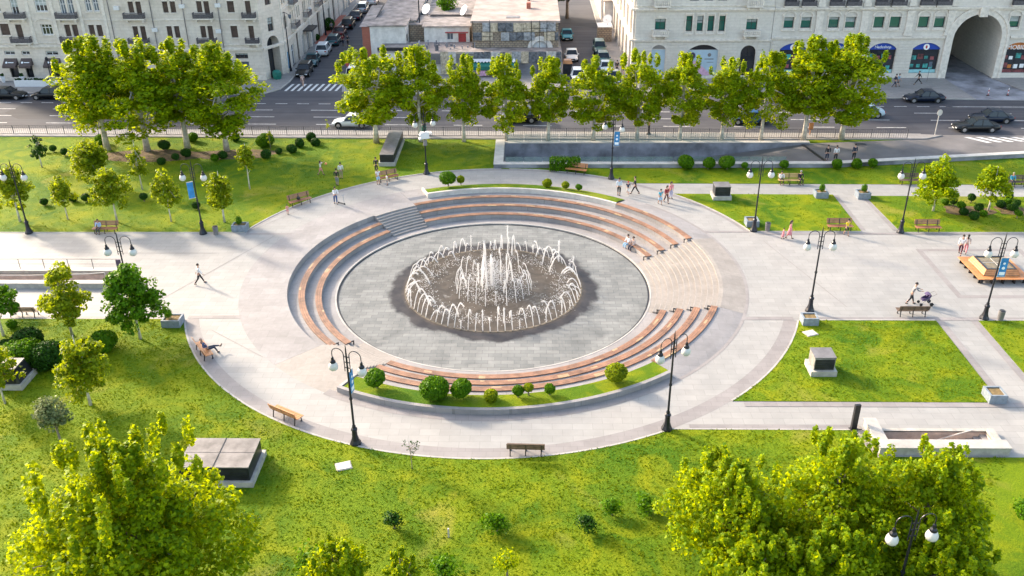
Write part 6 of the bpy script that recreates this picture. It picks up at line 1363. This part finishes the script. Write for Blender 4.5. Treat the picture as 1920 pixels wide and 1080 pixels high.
def person(label, x, y, rz, h=1.72, shirt=WH, legs=BK, pose='stand', z=0., hair=m_hair, skirt=False, arms='down', cap=None, long_hair=False, phase=.25, bare=False, lean=0.):
    """faces local -y"""
    e = empty('person', (x,y,z), R(rz), label, 'person', 'people in the park'); k = h/1.72; V = Vector
    hip = V((0,0,.90)); sh = .185 if not skirt else .17
    if pose in ('sit','recline'): hip = V((0,0,.50))
    ln = {'stand':0,'walk':.05,'sit':.04,'recline':-.28,'push':.16,'lean':.1}[pose]+lean   # forward lean
    chest = hip+V((0,-ln*.55,.36)); neck = hip+V((0,-ln*.9,.57)); head = neck+V((0,-.02-ln*.2,.155)); L_ = {}
    def leg(s):
        hp = hip+V((s*.095,0,-.03))
        if pose in ('sit',): kn = V((s*.13,-.42,.48)); an = V((s*.13,-.44,.09)); toe = V((s*.14,-.60,.035))
        elif pose == 'recline': kn = V((s*.1,-.45,.50)); an = V((s*.06,-.86 if s > 0 else -.62,.42 if s > 0 else .09)); toe = an+V((0,-.12,.12 if s > 0 else -.05))
        else:
            f = {'walk':phase,'push':phase,'stand':.03,'lean':.03}[pose]*s; kn = V((s*.10,-f*.5-.03,.48)); an = V((s*.09,-f*1.15+(.06 if f < 0 else 0),.085+(.05 if f < -.1 else 0))); toe = an+V((s*.02,-.15,-.05))
        return hp, kn, an, toe
    def arm(s):
        so_ = neck+V((s*sh,0,-.06))
        if arms == 'push': el = so_+V((s*.04,-.18,-.22)); wr = so_+V((-s*.02,-.46,-.26))
        elif arms == 'up': el = so_+V((s*.10,-.2,.02)); wr = so_+V((s*.02,-.40,.20))
        elif pose == 'sit': el = so_+V((s*.06,-.06,-.27)); wr = so_+V((s*.0,-.30,-.36))
        elif pose == 'recline': el = so_+V((s*.14,.05,-.2)); wr = so_+V((s*.05,-.18,-.32))
        elif arms == 'phone' and s > 0: el = so_+V((.05,-.05,-.27)); wr = so_+V((-.04,-.25,-.08))
        else: f = (phase if pose == 'walk' else .04)*-s; el = so_+V((s*.05,-f*.35+.02,-.28)); wr = so_+V((s*.06,-f*.8-.04,-.53))
        return so_, el, wr
    vs = [hip, hip+V((0,-ln*.3,.18)), chest, neck-V((0,0,.03)), neck+V((0,-.01,.04)), head-V((0,.01,.03)), head+V((0,.005,.05)), head+V((0,.01,.10))]
    rd = [(.135,.10),(.12,.085),(.145,.095),(.07,.06),(.052,.052),(.074,.088),(.078,.092),(.05,.06)]; ed = [(0,1),(1,2),(2,3),(3,4),(4,5),(5,6),(6,7)]
    vs.append(head+V((0,-.112,-.005))); rd.append((.014,.014)); ed.append((5,len(vs)-1))      # nose
    for s in (-1,1):
        vs.append(head+V((s*.092,.01,.01))); rd.append((.012,.022)); ed.append((6,len(vs)-1))  # ear
        hp, kn, an, toe = leg(s); i = len(vs); vs += [hp,(hp+kn)/2,kn,(kn+an)/2+V((0,.015,0)),an,toe]; rd += [.092,.078,.056,.052,.036,.036]; ed += [(0,i),(i,i+1),(i+1,i+2),(i+2,i+3),(i+3,i+4),(i+4,i+5)]
        so_, el, wr = arm(s); i = len(vs); d = (wr-el).normalized(); sd_ = V((s,0,0)); pal = wr+d*.06
        vs += [so_,el,wr,pal]; rd += [.052,.040,.026,(.030,.018)]; ed += [(3 if 0 else 2,i),(i,i+1),(i+1,i+2),(i+2,i+3)]
        j = i+3
        perp = d.cross(V((1,0,0))).normalized()
        for q, fl in enumerate((.065,.078,.074,.058)):
            vs.append(pal+perp*(q-1.5)*.019+d*fl*.5); vs.append(pal+perp*(q-1.5)*.021+d*fl*.85-sd_*.018); rd += [.0085,.008]; ed += [(j,len(vs)-2),(len(vs)-2,len(vs)-1)]
        vs.append(wr+d*.035+perp*-.045); rd.append(.009); ed.append((j-1,len(vs)-1))
    vs = [v*k for v in vs]; rd = [tuple(q*k for q in r_) if hasattr(r_,'__len__') else r_*k for r_ in rd]
    skinned('body', vs, ed, rd, m_skin, e)
    # shirt
    vs = [hip+V((0,0,.02)), hip+V((0,-ln*.3,.18)), chest, neck-V((0,0,.045))]; rd = [(.155,.115),(.142,.105),(.165,.115),(.085,.072)]; ed = [(0,1),(1,2),(2,3)]
    for s in (-1,1):
        so_, el, wr = arm(s); i = len(vs); vs += [so_+V((s*.01,0,0)), so_+(el-so_)*(.75 if bare else .95)]; rd += [.068,.056]; ed += [(2,i),(i,i+1)]
        if not bare: vs.append(el+(wr-el)*.75); rd.append(.04); ed.append((i+1,i+2))
    skinned('shirt', [v*k for v in vs], ed, [tuple(q*k for q in r_) if hasattr(r_,'__len__') else r_*k for r_ in rd], cloth(shirt), e)
    # trousers or skirt
    if skirt:
        b = MB(); b.lathe([(.13*k,.98*k),(.17*k,.85*k),(.23*k,.6*k),(.27*k,.42*k)], 12, sy=.8); b.build('skirt', cloth(legs), e, smooth=True)
    else:
        vs = [hip+V((0,0,.04)), hip-V((0,0,.04))]; rd = [(.15,.112),(.155,.118)]; ed = [(0,1)]
        for s in (-1,1):
            hp, kn, an, toe = leg(s); i = len(vs); vs += [hp,(hp+kn)/2,kn]; rd += [.105,.09,.07]; ed += [(1,i),(i,i+1),(i+1,i+2)]
            if not bare: vs += [an+(kn-an)*.12]; rd += [.055]; ed += [(i+2,i+3)]
        skinned('trousers', [v*k for v in vs], ed, [tuple(q*k for q in r_) if hasattr(r_,'__len__') else r_*k for r_ in rd], cloth(legs), e)
    for s in (-1,1):
        hp, kn, an, toe = leg(s); b = MB(); b.tube([(an+V((0,.05,-.03)))*k,(an+V((0,-.04,-.035)))*k,toe*k], [.042*k,.048*k,.036*k], 7); b.build('shoe', m_shoe if legs != WH else m_wframe, e, smooth=True)
    b = MB(); b.ball((0,0,0), .104*k, 1.0, 10); b.v = [(p[0],p[1]*1.08,p[2]) for p in b.v]; hc = (head+V((0,.022,.045)))*k
    b.v = [(p[0]+hc.x,p[1]+hc.y,p[2]+hc.z) for p in b.v if True]; b.v = [(p[0],max(p[1],hc.y-.10*k+(.12*k if p[2] < hc.z-.02*k else 0)),p[2] if (p[2] > hc.z-.06*k or long_hair) else hc.z-.06*k) for p in b.v]
    ho = b.build('hair', hair if not cap else cloth(cap), e, smooth=True)
    if long_hair: b = MB(); b.tube([hc+V((0,.06,-.02))*k, hc+V((0,.10,-.18))*k, hc+V((0,.10,-.34))*k], [.085*k,.07*k,.03*k], 8); b.build('hair', hair, e, smooth=True)
    b = MB()
    for s in (-1,1): q_ = (head+V((s*.032,-.088,.02)))*k; b.ball(q_, .011*k, 1, 6)
    b.build('eyes', m_hair, e)
    return e
person('person in a white top walking alone across the left plaza',-22.6,-1.95,115,1.7,WH,BK,'walk',phase=.3)
person('man in a white shirt and jeans pushing a kick scooter on the upper left plaza',-15.1,14.1,25,1.72,WH,BL,'push',arms='push',phase=.1)
person('girl in white and pink reaching for a ball on the left lawn',-17.96,21.42,80,1.5,WH,PK,'walk',z=.03,arms='up',bare=True,long_hair=True)
person('person in a black shirt standing on the left lawn',-15.8,18.66,170,1.7,BK,GY,'stand',z=.03)
person('person in a white shirt behind the one in black on the left lawn',-15.75,20.5,190,1.66,WH,KH,'stand',z=.03)
person('woman in white top and jeans standing before the bench under the long vent box',-11.85,19.0,30,1.62,WH,LB_,'stand',bare=True,long_hair=True)
person('small child in white beside the woman at the upper left bench',-10.95,18.75,-60,1.15,WH,GY,'stand',bare=True)
person('dark-haired person standing behind the upper left bench',-12.5,22.1,200,1.62,BK,BK,'stand',z=.03)
person('toddler in pink on a tiny scooter at the upper left rim',-18.97,11.6,200,.95,PK,PK,'stand',bare=True)
person('man in a pale blue shirt and black trousers on the upper right path',11.25,16.1,170,1.74,(.5,.58,.7),BK,'stand')
person('child in a red cap and white trousers between two adults',12.1,16.2,170,1.35,NV,WH,'walk',cap=(.5,.03,.03),bare=True)
person('person in black walking behind the child in the red cap',12.8,16.45,250,1.72,BK,BK,'walk',phase=.3)
person('child in a light blue shirt on the upper right path',14.83,13.9,20,1.5,TE,LB_,'walk',phase=.15,bare=True)
person('person in dark red walking on the upper right path',15.45,14.3,20,1.68,RD,(.07,.02,.03),'walk',phase=.2,long_hair=True)
person('woman with long hair in a pink patterned top behind the person in dark red',16.0,15.3,30,1.66,PK,(.35,.35,.5),'stand',long_hair=True)
person('left person of the pair seated on the yellowish bench, in white',27.15,19.2,0,1.62,WH,BK,'sit')
person('right person of the pair seated on the yellowish bench, in black',28.95,19.15,10,1.7,BK,BK,'sit',hair=cloth((.3,.3,.3)))
person('boy in a yellow shirt and black shorts walking by the right bench',29.75,7.1,20,1.5,YE,BK,'walk',phase=.18,bare=True)
person('woman in a pink dress walking on the right plaza',24.75,6.4,70,1.66,PK,PK,'walk',skirt=True,long_hair=True,phase=.2)
person('small child in pink beside the woman in the pink dress',24.2,6.35,80,1.0,PK,PK,'walk',skirt=True,phase=.12)
person('man in a white shirt and dark shorts walking by the square wooden seat',37.75,3.3,150,1.74,WH,(.08,.015,.03),'walk',phase=.3)
person('woman in pale clothes walking close to the man in white by the wooden seat',38.3,3.6,150,1.62,(.55,.45,.42),PK,'walk',long_hair=True)
person('man in dark clothes pushing a stroller on the right plaza',30.72,-5.0,85,1.76,GY,BK,'push',arms='push',phase=.22)
person('left man in dark clothes standing on the ramp road',33.3,25.3,180,1.74,BK,NV,'stand')
person('middle man in a white shirt standing on the ramp road',34.15,25.2,180,1.72,WH,BK,'stand')
person('right man in a dark jacket standing on the ramp road',36.1,25.5,190,1.78,NV,BK,'stand')
person('person in a turquoise top sitting on the dark bench at the right edge',48.95,18.65,0,1.66,TE,NV,'sit',hair=cloth((.45,.38,.25)))
person('person in blue and pink sitting on the bench at the left lawn edge',-34.45,7.7,0,1.6,(.35,.45,.65),NV,'sit')
person('reclining person in dark blue on the bench at the left rim',-18.75,-12.2,120,1.72,(.03,.06,.15),NV,'recline',hair=cloth((.4,.25,.2)))
person('couple, left one in white seated on the lowest far bench',11.3,5.9-.2+1.6,-58+180-180+ -0,1.66,WH,LB_,'sit',z=-1.3,long_hair=False).location = (11.35,7.3,-1.3)
person('couple, right one in grey with dark legs seated on the lowest far bench',11.75,6.75,-58,1.72,(.3,.26,.27),NV,'sit',z=-1.3)
person('person in dark clothes on the far pavement, left of a close pair',49.7,52.5,90,1.7,NV,NV,'walk',z=.13)
person('person in pale blue on the far pavement, right of a close pair',50.2,52.8,90,1.66,LB_,NV,'walk',z=.13,bare=True)
person('person in black striding along the far pavement past the blue shopfront',53.2,53.8,270,1.74,BK,BK,'walk',z=.13,phase=.42)
person('person in pale pink crossing at the zebra stripes',-26.9,53.9,180,1.66,(.6,.45,.42),(.5,.35,.3),'walk',bare=True)
person('person in red walking up the left street',-25.9,77.4,180,1.7,RD,NV,'walk')
person('person in dark clothes walking up the left street beside the one in red',-25.1,77.1,180,1.72,BK,BK,'walk')
person('person on the left street pavement by the parked cars',-29.3,86.1,180,1.7,GY,BK,'walk',z=.13)
person('person in black walking on the alley pavement',14.75,59.9,180,1.74,BK,BK,'walk',z=.13)
person('person in white with black shorts on the alley pavement',15.5,59.4,180,1.74,WH,BK,'walk',z=.13,bare=True)
# stroller
e = empty('stroller', (31.75,-5.08,0), R(-90), 'dark purple baby stroller pushed by the man on the right plaza', 'stroller')
mst = cloth((.07,.05,.13))
b = MB(); b.add([(-.2,.18,.42),(.2,.18,.42),(.2,-.28,.5),(-.2,-.28,.5),(-.2,.3,.85),(.2,.3,.85)], [(0,1,2,3),(0,1,5,4)]); b.box(-.2,.2,-.3,.2,.40,.46); b.add([(-.2,-.28,.5),(-.2,.18,.42),(-.2,.3,.85),(-.2,-.1,.62),(.2,-.28,.5),(.2,.18,.42),(.2,.3,.85),(.2,-.1,.62)], [(0,1,2,3),(4,5,6,7)]); b.build('seat', mst, e)
b = MB(); n = 7
for k in range(n):
    t0, t1_ = R(35+k*14), R(35+(k+1)*14); p = [(.26*math.cos(t),.34*math.sin(t)) for t in (t0,t1_)]; b.add([(-.22,-p[0][0]*1.0+.12,.62+p[0][1]),(.22,-p[0][0]+.12,.62+p[0][1]),(.22,-p[1][0]+.12,.62+p[1][1]),(-.22,-p[1][0]+.12,.62+p[1][1])], [(0,1,2,3)])
b.build('canopy', mst, e)
b = MB()
for s in (-.24,.24): b.tube([(s,.62,1.0),(s,.3,.8),(s,-.35,.16)], .016, 5); b.tube([(s,.38,.16),(s,-.1,.55)], .016, 5)
b.tube([(-.24,.62,1.0),(.24,.62,1.0)], .02, 5); b.build('frame', m_sheet, e)
for s in (-.26,.26):
    for y_, r_ in ((.4,.14),(-.36,.11)): b = MB(); b.T = Matrix.Translation(Vector((s,y_,r_))) @ Matrix.Rotation(R(90),4,'Y'); b.lathe([(r_*.6,-.02),(r_,-.02),(r_,.02),(r_*.6,.02)], 12); b.build('wheel', m_rubber, e)
e = empty('kick_scooter', (-14.55,14.05,0), R(60), 'small kick scooter held by the man in the white shirt', 'scooter'); b = MB(); b.box(-.06,.06,-.3,.3,.08,.11); b.build('deck', m_iron, e); b = MB(); b.tube([(0,-.34,.1),(0,-.26,.92)], .02, 6); b.tube([(-.2,-.26,.92),(.2,-.26,.92)], .018, 6); b.build('handlebar', m_graniteb, e)
for y_ in (-.36,.34): b = MB(); b.T = Matrix.Translation(Vector((0,y_,.08))) @ Matrix.Rotation(R(90),4,'Y'); b.lathe([(.08,-.02),(.08,.02)], 12); b.build('wheel', m_rubber, e)
b = MB(); b.ball((0,0,0), .13, 1, 12); bo = b.build('ball', mat('orange_ball', (.75,.28,.12), .5), None, (-17.35,21.4,1.25), smooth=True); tag(bo, 'orange ball flying just in front of the girl on the left lawn', 'ball')

# every top-level object must carry a label unless it is setting
for o in [o for o in C.objects if o.parent is None and o.type in ('MESH','EMPTY')]:
    if not o.get('label') and o.get('kind') != 'structure': print('NOLABEL', o.name)
